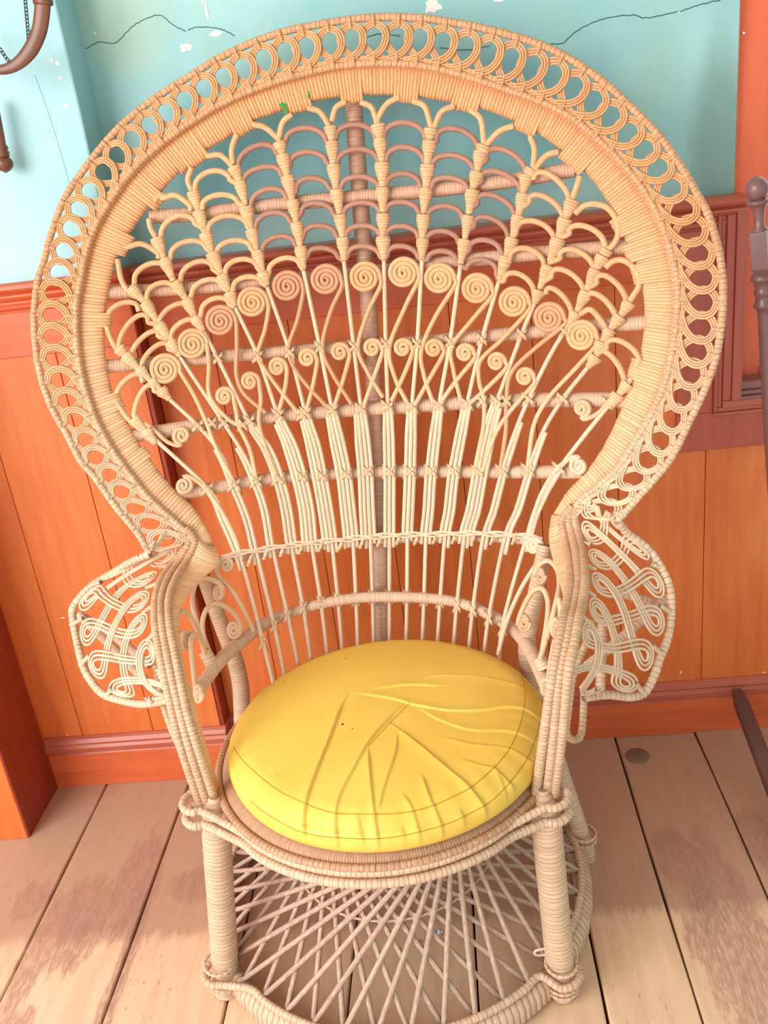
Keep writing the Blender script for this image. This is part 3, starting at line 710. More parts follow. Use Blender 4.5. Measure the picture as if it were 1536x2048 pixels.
# ---- scrolled lace wings of the arms
def wing(rail, rim_px_, rim_v, flip, bars):
    q = cat(np.c_[np.array(rim_px_, float), np.array(rim_v, float) * 1000], 120); RM = PV(q[:, :2], q[:, 2] / 1000)
    nR = int(len(rail) * .66); ra = rail[:nR]; ra = cat(ra[::3], 120)
    outv = np.array([UX[0], UX[1], 0]) * flip
    part(MB().tube(RM, .0072, 8, pitch=.0095), 'wing_rim', W_RIM)
    def pt(t, s, h):
        a = np.stack([np.interp(t * 119, np.arange(120), ra[:, k]) for k in range(3)], -1)
        b = np.stack([np.interp(t * 119, np.arange(120), RM[:, k]) for k in range(3)], -1)
        bul = np.sin(np.clip(s, 0, 1) * math.pi) * .02
        return a + (b - a) * s[..., None] + (FWD * .7 + np.array([0, 0, .5]))* (bul + h)[..., None]
    nu = 6.2; A = .074
    for ph_ in (0, 1):
        full = np.linspace(-.6, nu / 2 * .9 + .3, 560)        # periods
        phi = full * 2 * math.pi + ph_ * math.pi
        t = (full / (nu / 2)) - A * np.sin(2 * phi)
        s = .5 + .39 * np.cos(phi)
        hh = .004 * np.sin(phi * 2 + ph_ * 1.5)
        dt = np.gradient(t) * 1.7; ds = np.gradient(s); ln = np.hypot(dt, ds); nx, ns_ = -ds / ln / 1.7, dt / ln
        for k in (-1, 0, 1):
            tt = t + nx * k * .031; ss = s + ns_ * k * .031
            ok = (tt > -.01) & (tt < 1.01)
            idx = np.where(ok)[0]
            # split in runs; every run is a strand bundle
            runs = np.split(idx, np.where(np.diff(idx) > 1)[0] + 1)
            for r_ in runs:
                if len(r_) < 8: continue
                P = pt(np.clip(tt[r_], 0, 1), ss[r_], hh[r_])
                key = (ph_, int(full[r_[len(r_) // 2]]))
                strands.setdefault((flip, ph_), MB()).tube(P[::2] if len(r_) > 20 else P, .0023, 5)
    for t in np.linspace(.06, .94, 6):
        tt = np.full(5, t)
        part(MB().tube(pt(tt, np.linspace(.86, 1.03, 5), np.full(5, .003)), .0042, 7, pitch=.004, amp=.05), 'wing_tie', W_RIM)
        part(MB().tube(pt(tt, np.linspace(.13, -.02, 5), np.full(5, .003)), .0042, 7, pitch=.004, amp=.05), 'wing_tie', W_RIM)
    for bp, bv in bars:
        P = arm(bp, bv, 20); part(MB().tube(P, .0085, 8, pitch=.007), 'wing_strut', W_BAR)
strands = {}
_, vrl, _ = loc_uv(rimP[0]); _, vrr, _ = loc_uv(rimP[-1])
wing(armL['A'], [(300, 1108), (262, 1124), (229, 1144), (182, 1173), (148, 1212), (146, 1237), (154, 1281), (167, 1333), (184, 1364), (205, 1387), (232, 1398), (285, 1408), (336, 1400)],
     [float(vrl), float(vrl), .17, .16, .14, .13, .10, .06, .04, .02, .0, -.02, -.04], -1,
     [([(158, 1228), (240, 1310), (326, 1396)], [.17, .12, .06]), ([(160, 1232), (215, 1262), (300, 1330)], [.18, .15, .1])])
wing(armR['A'], [(1236, 1043), (1256, 1068), (1282, 1086), (1309, 1114), (1335, 1162), (1342, 1196), (1342, 1237), (1335, 1279), (1320, 1316), (1309, 1350), (1290, 1384), (1264, 1394), (1215, 1390), (1168, 1396)],
     [float(vrr), .18, .18, .17, .15, .14, .12, .10, .07, .05, .03, .01, -.01, -.03], 1,
     [([(1334, 1194), (1250, 1270), (1172, 1334)], [.17, .12, .07]), ([(1232, 1182), (1309, 1208)], [.19, .18]), ([(1205, 1240), (1200, 1390)], [.17, .08])])
for (fl_, ph_), mb in strands.items(): part(mb, 'wing_lace', R_LACE)

# ---- poles, bars
pole = PB(cat([(706, 186), (712, 280), (722, 420), (733, 560), (745, 720), (754, 900), (760, 1080), (765, 1250), (770, 1340)], 60), -.032)
part(MB().tube(pole, .0155, 12, pitch=.0042, amp=.015), 'centre_pole', W_POLE)
bars = [([(300, 433), (400, 428), (475, 418), (620, 403), (768, 390), (900, 376), (1028, 360), (1150, 338)], .0125),
        ([(215, 586), (360, 578), (500, 568), (640, 556), (768, 542), (860, 530), (943, 520), (1100, 505), (1266, 494)], .0125),
        ([(213, 733), (330, 724), (450, 713), (600, 702), (768, 690), (868, 682), (968, 673), (1118, 659), (1298, 645)], .0125),
        ([(262, 872), (330, 862), (400, 851), (550, 833), (660, 823), (768, 816), (900, 807), (1018, 801), (1218, 800), (1268, 806)], .0135),
        ([(352, 988), (430, 976), (500, 963), (600, 952), (768, 943), (868, 943), (968, 944), (1168, 944)], .0125)]
for p, r in bars: part(MB().tube(PB(cat(p, 60), -.0165), r, 10, pitch=.0050, amp=.025), 'cross_bar', W_BAR)
st = cat([(440, 1117), (462, 1111), (549, 1096), (650, 1084), (765, 1073), (862, 1070), (958, 1068), (1054, 1074), (1085, 1080)], 80)
part(MB().tube(PB(st + [0, 8], -.012), .0075, 8, pitch=.009), 'cross_bar', W_BAR)
for k, dy in enumerate((-4.5, -1.2, 2.1)):
    q = st.copy(); q[:, 1] += dy + 1.6 * np.sin(np.arange(80) * .9 + k * 2.1)
    part(MB().tube(PB(q, .0065 + .0012 * k), .0024, 6), 'woven_strand', R_PALE)
ringb = arm([(386, 1394), (440, 1322), (481, 1284), (524, 1251), (573, 1229), (640, 1208), (717, 1196), (789, 1194), (862, 1197), (924, 1207), (982, 1231), (1021, 1255), (1045, 1279), (1069, 1318), (1094, 1372)],
            [.0, .11, .185, .228, .255, .278, .292, .297, .295, .285, .262, .235, .205, .13, .04], 90)
part(MB().tube(ringb, np.interp(np.arange(60), [0, 12, 20, 40, 50, 59], [.0125, .0125, .0105, .0105, .0125, .0125]), 10, pitch=.0050, amp=.025), 'arm_hoop', W_BAR)
# rear posts and rear legs
pl = np.vstack([L(-.338, .195, .64), L(-.330, .205, .55), L(-.315, .21, .42), L(-.33, .215, .30), L(-.372, .215, .04), L(-.376, .215, 0.0)])
pr_ = np.vstack([L(.294, .215, .655), L(.288, .21, .63), L(.272, .205, .56), L(.250, .205, .43), L(.285, .185, .25), L(.335, .15, .04), L(.340, .147, 0.0)])
for P in (pl, pr_):
    part(MB().tube(cat(P, 50), np.array([.013, .0155, .017, .017, .017, .018]), 12, pitch=.0062, amp=.02), 'rear_leg', W_LEG)

# ---- arches of the fan, bindings, scrolls, spindles
A_ = [((218, 630), (246, 606), (276, 615), 0), ((238, 691), (268, 637), (297, 645), 0), ((263, 708), (294, 668), (317, 673), 0), ((284, 729), (314, 691), (337, 698), 0),
      ((234, 787), (261, 753), (284, 757), 0), ((269, 833), (286, 780), (309, 782), 0), ((269, 561), (299, 528), (335, 540), 0), ((294, 592), (322, 566), (352, 581), 0),
      ((319, 643), (350, 610), (378, 619), 0), ((342, 673), (368, 642), (395, 650), 0), ((256, 494), (284, 488), (315, 506), 0), ((342, 513), (373, 483), (413, 497), 0),
      ((362, 556), (393, 524), (426, 538), 0), ((384, 587), (413, 560), (444, 573), 0), ((403, 625), (428, 597), (459, 609), 0), ((434, 505), (467, 481), (502, 497), 0),
      ((451, 546), (479, 519), (515, 535), 0), ((467, 576), (492, 554), (525, 566), 0), ((323, 475), (350, 434), (391, 448), 0), ((326, 396), (352, 391), (379, 410), 0),
      ((391, 378), (420, 343), (461, 360), 0), ((405, 416), (435, 390), (476, 405), 0), ((417, 462), (452, 432), (495, 452), 0), ((417, 312), (442, 311), (466, 335), 0),
      ((510, 250), (532, 256), (560, 282), 0), ((477, 330), (512, 292), (552, 305), 1), ((487, 360), (527, 334), (562, 348), 1), ((502, 410), (536, 378), (572, 396), 1),
      ((512, 455), (541, 426), (580, 442), 1), ((525, 500), (556, 473), (590, 488), 1), ((538, 545), (565, 517), (600, 530), 0), ((620, 217), (640, 224), (657, 250), 0),
      ((572, 282), (610, 256), (652, 280), 1), ((580, 330), (612, 304), (653, 324), 1), ((593, 380), (620, 356), (658, 375), 1), ((603, 425), (632, 406), (666, 426), 1),
      ((608, 470), (638, 451), (672, 470), 1), ((616, 510), (645, 496), (676, 514), 1), ((725, 206), (744, 216), (754, 247), 0), ((672, 274), (710, 249), (750, 274), 1),
      ((675, 325), (715, 298), (756, 322), 1), ((682, 375), (720, 353), (758, 377), 1), ((688, 425), (725, 405), (759, 425), 1), ((692, 475), (720, 451), (759, 468), 1),
      ((695, 512), (725, 492), (760, 512), 1), ((829, 203), (850, 214), (861, 250), 0), ((768, 274), (805, 245), (850, 272), 1), ((773, 320), (808, 294), (848, 322), 1),
      ((773, 370), (805, 347), (840, 369), 1), ((773, 420), (803, 404), (836, 422), 1), ((773, 470), (803, 452), (836, 472), 1), ((775, 510), (803, 492), (836, 514), 1),
      ((944, 222), (962, 240), (968, 288), 0), ((873, 282), (908, 257), (955, 292), 1), ((865, 335), (900, 310), (947, 337), 1), ((865, 372), (895, 355), (934, 374), 1),
      ((855, 435), (888, 412), (925, 434), 1), ((853, 482), (883, 462), (917, 484), 1), ((855, 519), (885, 502), (913, 522), 1), ((1061, 276), (1069, 300), (1066, 335), 0),
      ((973, 320), (1003, 298), (1050, 337), 1), ((963, 362), (993, 343), (1040, 377), 1), ((955, 407), (983, 390), (1027, 422), 1), ((948, 452), (978, 435), (1015, 469), 1),
      ((938, 500), (968, 480), (1002, 504), 1), ((933, 537), (968, 520), (993, 547), 1), ((1068, 360), (1100, 350), (1138, 398), 0), ((1058, 405), (1088, 393), (1125, 432), 0),
      ((1032, 465), (1066, 442), (1108, 477), 0), ((1020, 517), (1053, 497), (1088, 529), 0), ((1008, 562), (1038, 548), (1068, 584), 0), ((1138, 468), (1168, 452), (1208, 484), 0),
      ((1120, 517), (1148, 500), (1187, 534), 0), ((1103, 554), (1130, 541), (1167, 579), 0), ((1093, 589), (1113, 581), (1143, 622), 0), ((1193, 567), (1218, 555), (1253, 602), 0),
      ((1175, 602), (1198, 591), (1233, 637), 0), ((1163, 627), (1183, 620), (1213, 657), 0), ((1193, 722), (1218, 708), (1250, 767), 0), ((1213, 697), (1240, 682), (1279, 720), 0)]
COLS = [[(238, 697), (252, 712), (278, 738), (302, 762), (322, 780), (338, 797)],
        [(262, 577), (291, 607), (318, 650), (341, 684), (360, 714)],
        [(314, 478), (329, 520), (350, 566), (373, 600), (391, 638), (408, 664)],
        [(386, 385), (397, 424), (411, 468), (425, 508), (443, 552), (459, 586), (470, 614)],
        [(468, 335), (480, 366), (492, 416), (503, 462), (514, 504), (526, 545), (534, 572)],
        [(559, 285), (566, 312), (575, 355), (585, 403), (593, 448), (601, 496), (607, 540)],
        [(661, 254), (664, 286), (667, 332), (673, 382), (680, 432), (685, 478), (688, 522)],
        [(756, 250), (760, 280), (764, 328), (765, 378), (766, 430), (766, 476), (768, 520)],
        [(862, 258), (859, 284), (855, 332), (852, 380), (847, 432), (845, 480), (844, 520)],
        [(968, 292), (961, 304), (954, 346), (945, 382), (937, 434), (929, 482), (921, 530)],
        [(1064, 340), (1053, 352), (1046, 390), (1036, 434), (1024, 478), (1012, 516), (998, 562)],
        [(1145, 402), (1130, 440), (1116, 480), (1096, 534), (1078, 582), (1070, 604)],
        [(1214, 500), (1206, 514), (1190, 542), (1172, 586), (1152, 626), (1138, 648)],
        [(1258, 606), (1240, 634), (1220, 660), (1204, 686), (1192, 714), (1178, 732)],
        [(1256, 768), (1236, 790)],
        [(268, 838), (292, 862)]]
COLD = np.vstack([cat(c, 60) if len(c) > 2 else np.linspace(c[0], c[1], 20) for c in COLS])
def foot(p, d):
    q = np.array(p, float) + d; c = COLD[np.argmin(np.linalg.norm(COLD - q, axis=1))]
    v = c - p; ln = np.linalg.norm(v)
    return c if ln < 34 else q
FOC = np.array([770, 1500.])
def down(p, d):
    p = np.asarray(p, float); u = FOC - p; return p + u / np.linalg.norm(u) * d
for Lf, Ap, Rt, c in A_:
    Lf, Ap, Rt = map(lambda q: np.array(q, float), (Lf, Ap, Rt)); m0 = (Lf + Rt) / 2
    th = np.linspace(0, math.pi, 17)
    arc = m0 + (Rt - Lf) / 2 * -np.cos(th)[:, None] + (Ap - m0) * np.sin(th)[:, None]
    if Ap[1] >= Lf[1] - 7:
        part(MB().tube(PB(cat([Lf - [4, 2], Lf, Ap, Rt, Rt + [2, 12]], 22), .003), .0052, 8), 'arch', R_TAN); continue
    if Lf[0] < 236 and Lf[1] < 800 and Lf[1] not in (691,): Lf = Lf + [-3, 2]; P = PB(cat(np.vstack([arc, [Rt + [2, 8]]]), 30), .004); part(MB().tube(P, .0050, 8), 'arch', R_TAN); continue
    short = abs(Ap[1] - Lf[1]) < 16 and Lf[1] < Ap[1] + 12
    dn = (down(m0, 1) - m0)
    pts = np.vstack(([foot(Lf, dn * 15)] if not short else []) + [arc] + [foot(Rt, dn * 15)])
    P = PB(cat(pts, 34), .001 if c else .004)
    part(MB().tube(P, .0050, 8), 'arch', R_BROWN if c else R_TAN)
# open quarter arches that leave the band
Q_ = [[(235, 518), (238, 536), (243, 560), (256, 583)], [(298, 437), (301, 455), (312, 475)], [(384, 335), (376, 360), (384, 382)], [(474, 268), (464, 298), (466, 328)], [(584, 228), (566, 245), (558, 275)], [(692, 203), (672, 216), (664, 243)],
      [(800, 194), (774, 208), (757, 236), (756, 252)], [(910, 212), (885, 222), (872, 246), (866, 262)], [(1028, 252), (1000, 262), (978, 284), (968, 300)], [(1118, 304), (1095, 310), (1076, 330), (1066, 350)], [(1160, 352), (1154, 372), (1146, 395), (1142, 410)],
      [(1150, 428), (1168, 412), (1190, 408), (1215, 416), (1232, 438), (1237, 462), (1230, 485), (1216, 500), (1206, 516)], [(1211, 536), (1225, 523), (1243, 520), (1262, 530), (1276, 550), (1278, 572), (1266, 592), (1254, 612), (1240, 630)],
      [(213, 652), (218, 667), (228, 690), (240, 705)], [(230, 800), (240, 815), (252, 832), (270, 850), (300, 868)], [(1264, 755), (1252, 772), (1240, 788), (1218, 802)], [(310, 404), (318, 392), (335, 393)]]
for q in Q_: part(MB().tube(PB(cat(q, 22), .003), .0052, 8), 'arch', R_TAN)
for colm in COLS:
    cc = cat(colm, 60) if len(colm) > 2 else np.linspace(colm[0], colm[1], 20)
    part(MB().tube(PB(cc, .0), .005, 7), 'spindle_head', R_TAN)
    nodes = colm if len(colm) <= 3 else colm
    for a in nodes[:-1] if len(colm) > 3 else nodes:
        a = np.array(a, float); j = np.argmin(np.linalg.norm(cc - a, axis=1)); b = cc[min(j + max(1, int(30 / max(1, plen(cc) / len(cc)))), len(cc) - 1)]
        d = (b - a); ln = np.linalg.norm(d)
        if ln < 8: d = (FOC - a); ln = np.linalg.norm(d)
        nx_ = nodes[min(nodes.index(tuple(int(v) for v in a)) + 1, len(nodes) - 1)]; gap = math.hypot(nx_[0] - a[0], nx_[1] - a[1]); d = d / ln * (min(max(gap * .97, 26), 46) if gap > 5 else 32)
        q = np.array([a - d * .08, a + d * .3, a + d * .7, a + d * 1.0])
        P = PB(cat(q, 14), .004)
        part(MB().tube(P, np.array([.0115, .0128, .0112, .0085, .0066, .0058]) * rs.uniform(.92, 1.08), 9, pitch=.0045, flat=.62, up=FWD, amp=.05), 'binding', W_BIND)

def scroll(c, R0, tail, turns, ang0, ccw, mat, off=.005, rr=.0044):
    """flat coil of cane whose outer end runs on into its tail; ang0 in picture degrees (0 right, 90 down)"""
    sg = -1 if ccw else 1
    n = int(turns * 22); k = np.linspace(1, 0, n); r = 2.5 + (R0 - 4.6 - 2.5) * k
    th = math.radians(ang0) + sg * (1 - k) * turns * 2 * math.pi
    el = .62 + .38 * np.clip((r - 3) / 12, 0, 1)      # small elongated eye
    P = np.stack([c[0] + r * np.cos(th) * el, c[1] + r * np.sin(th)], 1)[::-1]
    P = np.vstack([P, tail]) if len(tail) else P
    D = cat(P, step=2.6)
    W = PB(D, off)
    mb = MB().tube(W, rr, 6)
    return part(mb, 'scroll', mat)
BIG = [((505, 605), [(537, 618), (530, 660), (515, 710), (528, 735), (556, 775), (598, 828)], 1), ((575, 573), [(606, 588), (595, 640), (577, 700), (598, 750), (655, 815)], 1), ((652, 560), [(683, 575), (661, 625), (645, 695), (664, 745), (703, 808)], 1),
       ((730, 555), [(761, 572), (736, 625), (716, 695), (736, 745), (766, 795)], 1), ((807, 546), [(836, 562), (810, 615), (779, 695), (790, 755), (814, 805)], 1), ((879, 558), [(909, 572), (870, 635), (843, 700), (848, 750), (866, 805)], 1),
       ((954, 578), [(984, 592), (944, 640), (904, 693), (907, 740), (922, 803)], 1), ((1028, 605), [(1058, 620), (1005, 678), (962, 720), (958, 760), (968, 803), (966, 860), (950, 943)], 1), ((1098, 636), [(1128, 650), (1070, 697), (1023, 745), (1013, 800), (1012, 860), (1000, 943)], 1),
       ((1163, 672), [(1193, 690), (1150, 738), (1098, 795), (1068, 850), (1055, 938)], 1),
       ((441, 642), [(473, 650), (474, 700), (473, 748), (488, 787), (532, 826)], 1), ((385, 689), [(414, 690), (418, 730), (419, 790), (454, 836), (484, 853)], 1), ((330, 739), [(361, 745), (388, 790), (413, 845), (430, 890), (470, 968)], 1)]
for i, (c, tl, _) in enumerate(BIG):
    scroll(c, 35, tl, 3.35, 0, True, R_ROSE if i in (1, 2, 8, 10) else R_TAN)
SML = [((449, 793), [(468, 800), (473, 825), (478, 852), (500, 900), (514, 965)], 0), ((500, 763), [(519, 770), (522, 800), (518, 842), (530, 890), (556, 958)], 0), ((555, 734), [(574, 745), (570, 778), (557, 826)], 0), ((615, 716), [(634, 727), (625, 775), (612, 824)], 0), ((680, 704), [(699, 714), (685, 765), (667, 818)], 0),
       ((745, 696), [(764, 707), (746, 760), (728, 810)], 0), ((806, 696), [(825, 706), (807, 752), (783, 802)], 0), ((868, 697), [(887, 708), (858, 760), (830, 810)], 0), ((930, 706), [(949, 717), (910, 765), (878, 810)], 0), ((993, 724), [(1012, 737), (970, 780), (934, 812)], 0), ((1050, 754), [(1068, 768), (1038, 802), (1015, 830), (990, 870), (965, 943)], 0)]
for c, tl, a in SML: scroll(c, 22.5, tl, 2.1, 0, True, R_TAN)
scroll((364, 871), 22, [(354, 891), (334, 883), (312, 863), (290, 846)], 2.0, 90, False, R_TAN)
scroll((367, 971), 22, [(380, 954), (402, 968), (420, 988), (445, 1025), (470, 1075), (484, 1120)], 2.0, -90, False, R_TAN)
scroll((1163, 817), 22, [(1172, 838), (1198, 825), (1222, 798)], 2.0, 90, True, R_TAN)
scroll((1158, 932), 22, [(1146, 914), (1128, 926), (1108, 945), (1078, 1000), (1055, 1080)], 2.0, -90, True, R_PALE)
scroll((452, 1130), 20, [(432, 1135), (437, 1152), (471, 1190), (508, 1262)], 2.0, 180, False, R_TAN, .008)
scroll((1068, 1092), 21, [(1088, 1100), (1078, 1120), (1042, 1178), (1012, 1248), (996, 1310)], 2.2, 0, True, R_PALE, .010)

# main spindles through every rail down to the seat
MAIN = [[(292, 862), (415, 976), (450, 1040), (484, 1125), (520, 1260), (552, 1385)],
        [(338, 797), (400, 855), (440, 905), (470, 970), (498, 1040), (516, 1116), (546, 1241), (574, 1370)],
        [(360, 714), (448, 846), (488, 910), (514, 965), (533, 1020), (548, 1106), (575, 1228), (597, 1330)],
        [(408, 664), (435, 715), (500, 845), (535, 900), (558, 960), (573, 1020), (584, 1095), (606, 1212), (622, 1320)],
        [(470, 614), (515, 710), (557, 832), (583, 890), (603, 955), (617, 1020), (624, 1090), (642, 1205), (655, 1310)],
        [(534, 572), (580, 705), (612, 830), (630, 890), (643, 952), (655, 1020), (664, 1085), (676, 1200), (686, 1310)],
        [(607, 540), (640, 695), (665, 822), (680, 890), (692, 950), (700, 1020), (706, 1080), (712, 1197), (716, 1300)],
        [(688, 522), (708, 695), (722, 816), (730, 890), (735, 947), (738, 1020), (741, 1078), (745, 1195), (748, 1300)],
        [(768, 520), (772, 700), (776, 815), (779, 945), (779, 1020), (779, 1075), (779, 1195), (779, 1300)],
        [(844, 520), (834, 695), (824, 813), (820, 945), (817, 1020), (815, 1072), (814, 1197), (812, 1300)],
        [(921, 530), (900, 685), (878, 812), (862, 945), (857, 1020), (852, 1072), (848, 1200), (844, 1300)],
        [(998, 562), (964, 680), (934, 810), (908, 943), (899, 1020), (890, 1072), (880, 1205), (874, 1305)],
        [(1070, 604), (1043, 670), (995, 800), (975, 860), (957, 943), (943, 1020), (929, 1074), (914, 1210), (906, 1310)],
        [(1138, 648), (1098, 715), (1058, 797), (1030, 865), (1004, 943), (984, 1020), (966, 1078), (946, 1218), (936, 1320)],
        [(1178, 732), (1128, 795), (1088, 860), (1056, 942), (1032, 1020), (1010, 1075), (978, 1233), (966, 1330)],
        [(1236, 790), (1200, 832), (1118, 938), (1075, 1010), (1052, 1080), (1008, 1240), (996, 1340)]]
for m_ in MAIN: part(MB().tube(PB(cat(m_, 70), .0032), .0041, 7), 'spindle', R_PALE)
# short companion canes that stop just under the woven strip
def comp(i, dx, y0, y1, slope=None):
    m_ = cat(MAIN[i], 300); sel = m_[(m_[:, 1] > y0) & (m_[:, 1] < y1)]
    t = np.clip((sel[:, 1] - y0) / 60, 0, 1); q = sel[::4].copy() if len(sel) > 40 else sel.copy(); t = t[::4] if len(sel) > 40 else t
    q[:, 0] += dx * (.75 + .25 * t); part(MB().tube(PB(q, .0030), .0039, 7), 'companion_cane', R_PALE)
for i in range(16):
    yb = [1140, 1130, 1118, 1112, 1107, 1102, 1098, 1094, 1092, 1090, 1092, 1094, 1096, 1101, 1108, 1112][i]
    n = [1, 1, 1, 2, 3, 3, 3, 3, 2, 2, 2, 2, 3, 1, 1, 1][i]
    y0 = [985, 905, 900, 850, 838, 832, 824, 820, 818, 815, 814, 812, 806, 850, 870, 945][i]
    dxs = {1: [-8.5], 2: [-8.5, 8.5], 3: [8.5, -8.5, -16.5]}[n]
    if i > 8: dxs = [-d for d in dxs]
    for q_, d in enumerate(dxs): comp(i, d, y0 - 6 if q_ < 2 else y0 + 8, yb + rs.uniform(-4, 6))
# crossed bindings where spindles meet the bars
def xbind(p, wpx=14, hpx=14, off=.010):
    p = np.array(p, float); mb = MB()
    for s_ in (-1, 1):
        q = np.array([(p[0] - wpx, p[1] - s_ * hpx), (p[0], p[1]), (p[0] + wpx, p[1] + s_ * hpx)])
        for dd in (-1.9, 1.9):
            P = PB(cat(q + [0, dd], 11), np.interp(np.arange(11), [0, 2, 8, 10], [-.006, off - .0015 + .0008 * s_, off - .0015 + .0008 * s_, -.006]))
            mb.tube(P, .0017, 6, flat=.6, up=FWD)
    part(mb, 'cross_binding', W_BIND)
def at_y(i, y):
    m_ = cat(MAIN[i], 200); return m_[np.argmin(np.abs(m_[:, 1] - y))]
for i in range(1, 16):
    if 3 <= i <= 13: xbind(at_y(i, [0, 0, 0, 716, 712, 705, 697, 693, 690, 687, 683, 679, 668][i] if i < 13 else 662), 12, 12)
    xbind(at_y(i, [870, 852, 846, 842, 832, 828, 822, 817, 815, 812, 810, 808, 801, 799, 797, 860][i]), 15, 13) if i < 15 else None
for i in range(16): xbind(at_y(i, [978, 970, 964, 959, 954, 950, 948, 945, 944, 944, 944, 943, 943, 942, 941, 938][i]), 15, 13)
for x_, y_ in ((424, 846), (303, 868), (1013, 802), (964, 803), (1215, 806), (486, 850), (604, 829)): xbind((x_, y_), 12, 12)
for i in range(16):
    pz = at_y(i, [1285, 1252, 1232, 1216, 1206, 1202, 1198, 1196, 1195, 1196, 1198, 1203, 1210, 1222, 1236, 1256][i]); xbind(pz, 9, 14)
for i in range(15):
    a = at_y(i, [1116, 1104, 1097, 1092, 1087, 1083, 1080, 1077, 1073, 1071, 1070, 1069, 1069, 1071, 1073][i]) + np.array([18, 6.]); q = np.array([(a[0] + 5, a[1] - 15), a, (a[0] - 5, a[1] + 13)])
    part(MB().tube(PB(cat(q, 8), np.array([-.006, .006, .010, .012, .012, .010, .006, -.006])), .0033, 6, flat=.6, up=FWD), 'strip_binding', W_BIND)

# ---- curled canes inside the arms
def curl(px, vs, mat=R_TAN, r=.0048, n=40): part(MB().tube(arm(px, vs, n), r, 7), 'arm_curl', mat)
def coil(c, rx, ry, v, turns, start, mat=R_TAN, skew=0):
    n = int(turns * 18); k = np.linspace(1, 0, n); th = math.radians(start) + (1 - k) * turns * 2 * math.pi
    P = np.stack([c[0] + rx * (.15 + .85 * k) * np.cos(th), c[1] + ry * (.15 + .85 * k) * np.sin(th)], 1)
    part(MB().tube(PV(P, np.full(n, v) + (P[:, 0] - c[0]) * skew), .0044, 6), 'scroll', mat)
curl([(418, 1318), (402, 1270), (386, 1215), (386, 1185), (394, 1163), (410, 1156), (426, 1160), (440, 1168), (446, 1182), (440, 1198)], [.10, .11, .13, .15, .16, .17, .18, .185, .19, .19])
curl([(422, 1312), (408, 1275), (405, 1245), (412, 1220), (425, 1209), (440, 1208), (458, 1218), (472, 1232), (482, 1252), (478, 1272)], [.10, .11, .12, .13, .14, .15, .16, .17, .175, .175])
curl([(414, 1316), (400, 1272), (385, 1240), (374, 1226), (364, 1223), (357, 1235), (355, 1255), (358, 1280)], [.10, .09, .08, .07, .06, .05, .04, .04])
curl([(414, 1322), (405, 1290), (396, 1272), (387, 1268), (382, 1282), (384, 1315), (388, 1350), (392, 1378)], [.10, .08, .06, .045, .03, .02, .0, -.02])
coil((437, 1184), 10, 16, .19, 2, 0); coil((468, 1258), 13, 19, .175, 2, 0); coil((373, 1278), 12, 22, .04, 2, 0, skew=.001); coil((397, 1385), 9, 20, -.02, 2, 0)
curl([(1080, 1318), (1093, 1276), (1113, 1201), (1119, 1165), (1114, 1138), (1099, 1122), (1083, 1126), (1072, 1140), (1070, 1152)], [.07, .08, .11, .14, .16, .175, .18, .18, .18])
curl([(1082, 1318), (1094, 1243), (1096, 1205), (1089, 1182), (1078, 1176), (1065, 1184), (1052, 1204), (1040, 1232), (1036, 1250)], [.07, .09, .11, .12, .13, .14, .15, .155, .155])
curl([(1093, 1278), (1107, 1228), (1115, 1197), (1121, 1215), (1120, 1245), (1117, 1265)], [.06, .05, .04, .03, .02, .01])
curl([(1110, 1280), (1104, 1310), (1098, 1350), (1096, 1372)], [.0, -.02, -.04, -.05])
coil((1080, 1150), 11, 17, .18, 2.2, 0); coil((1048, 1244), 12, 19, .155, 2.2, 0); coil((1112, 1254), 9, 22, .01, 2.2, 0); coil((1091, 1372), 8, 20, -.03, 2, 0)
for P in ([(409, 1302), (418, 1318), (427, 1338)], [(1076, 1316), (1084, 1326), (1090, 1338)]):
    part(MB().tube(arm(P, [.10, .095, .09] if P[0][0] < 500 else [.085, .08, .075], 12), .012, 9, pitch=.005), 'binding', W_BIND)

# ---- seat frame
SC = np.array([-.168, 1.280])
def ring(c, r, z, n=120, a0=0, a1=2 * math.pi, ry=None):
    th = np.linspace(a0, a1, n); ry = ry or r
    return np.stack([c[0] + r * np.sin(th), c[1] - ry * np.cos(th), np.full(n, z)], 1)
# flat wrapped seat rim under the cushion
G = []; UVg = []; mb = MB(); nw = 420
th = np.linspace(0, 2 * math.pi, nw * 3 + 1)
prof = [(.205, .385), (.215, .401), (.262, .405), (.2785, .3995), (.2845, .388), (.27, .375)]
for i, t in enumerate(th):
    k = (0, .25, .75)[i % 3] + i // 3; lf = -.0008 if i % 3 == 0 else rs.uniform(-.0002, .0003)
    G.append([(SC[0] + r * math.sin(t), SC[1] - r * math.cos(t), z + lf) for r, z in prof]); UVg.append([(k, 20 + j * .15) for j in range(6)])
mb.grid(np.array(G), np.array(UVg)); part(mb, 'seat_rim', W_SEAT)
part(MB().box((SC[0] - .15, SC[1] - .15, .386), (SC[0] + .15, SC[1] + .15, .392)).tube(ring(SC, .215, .388, 60), .006, 6), 'seat_panel', W_LEG)
part(MB().tube(ring(SC, .2885, .391, 160), .0068, 8, pitch=.0085), 'seat_hoop', W_SEAT)
part(MB().tube(ring(SC, .283, .379, 160), .0075, 8, pitch=.011, flat=1.2, up=(0, 0, 1)), 'seat_hoop', W_BAND)
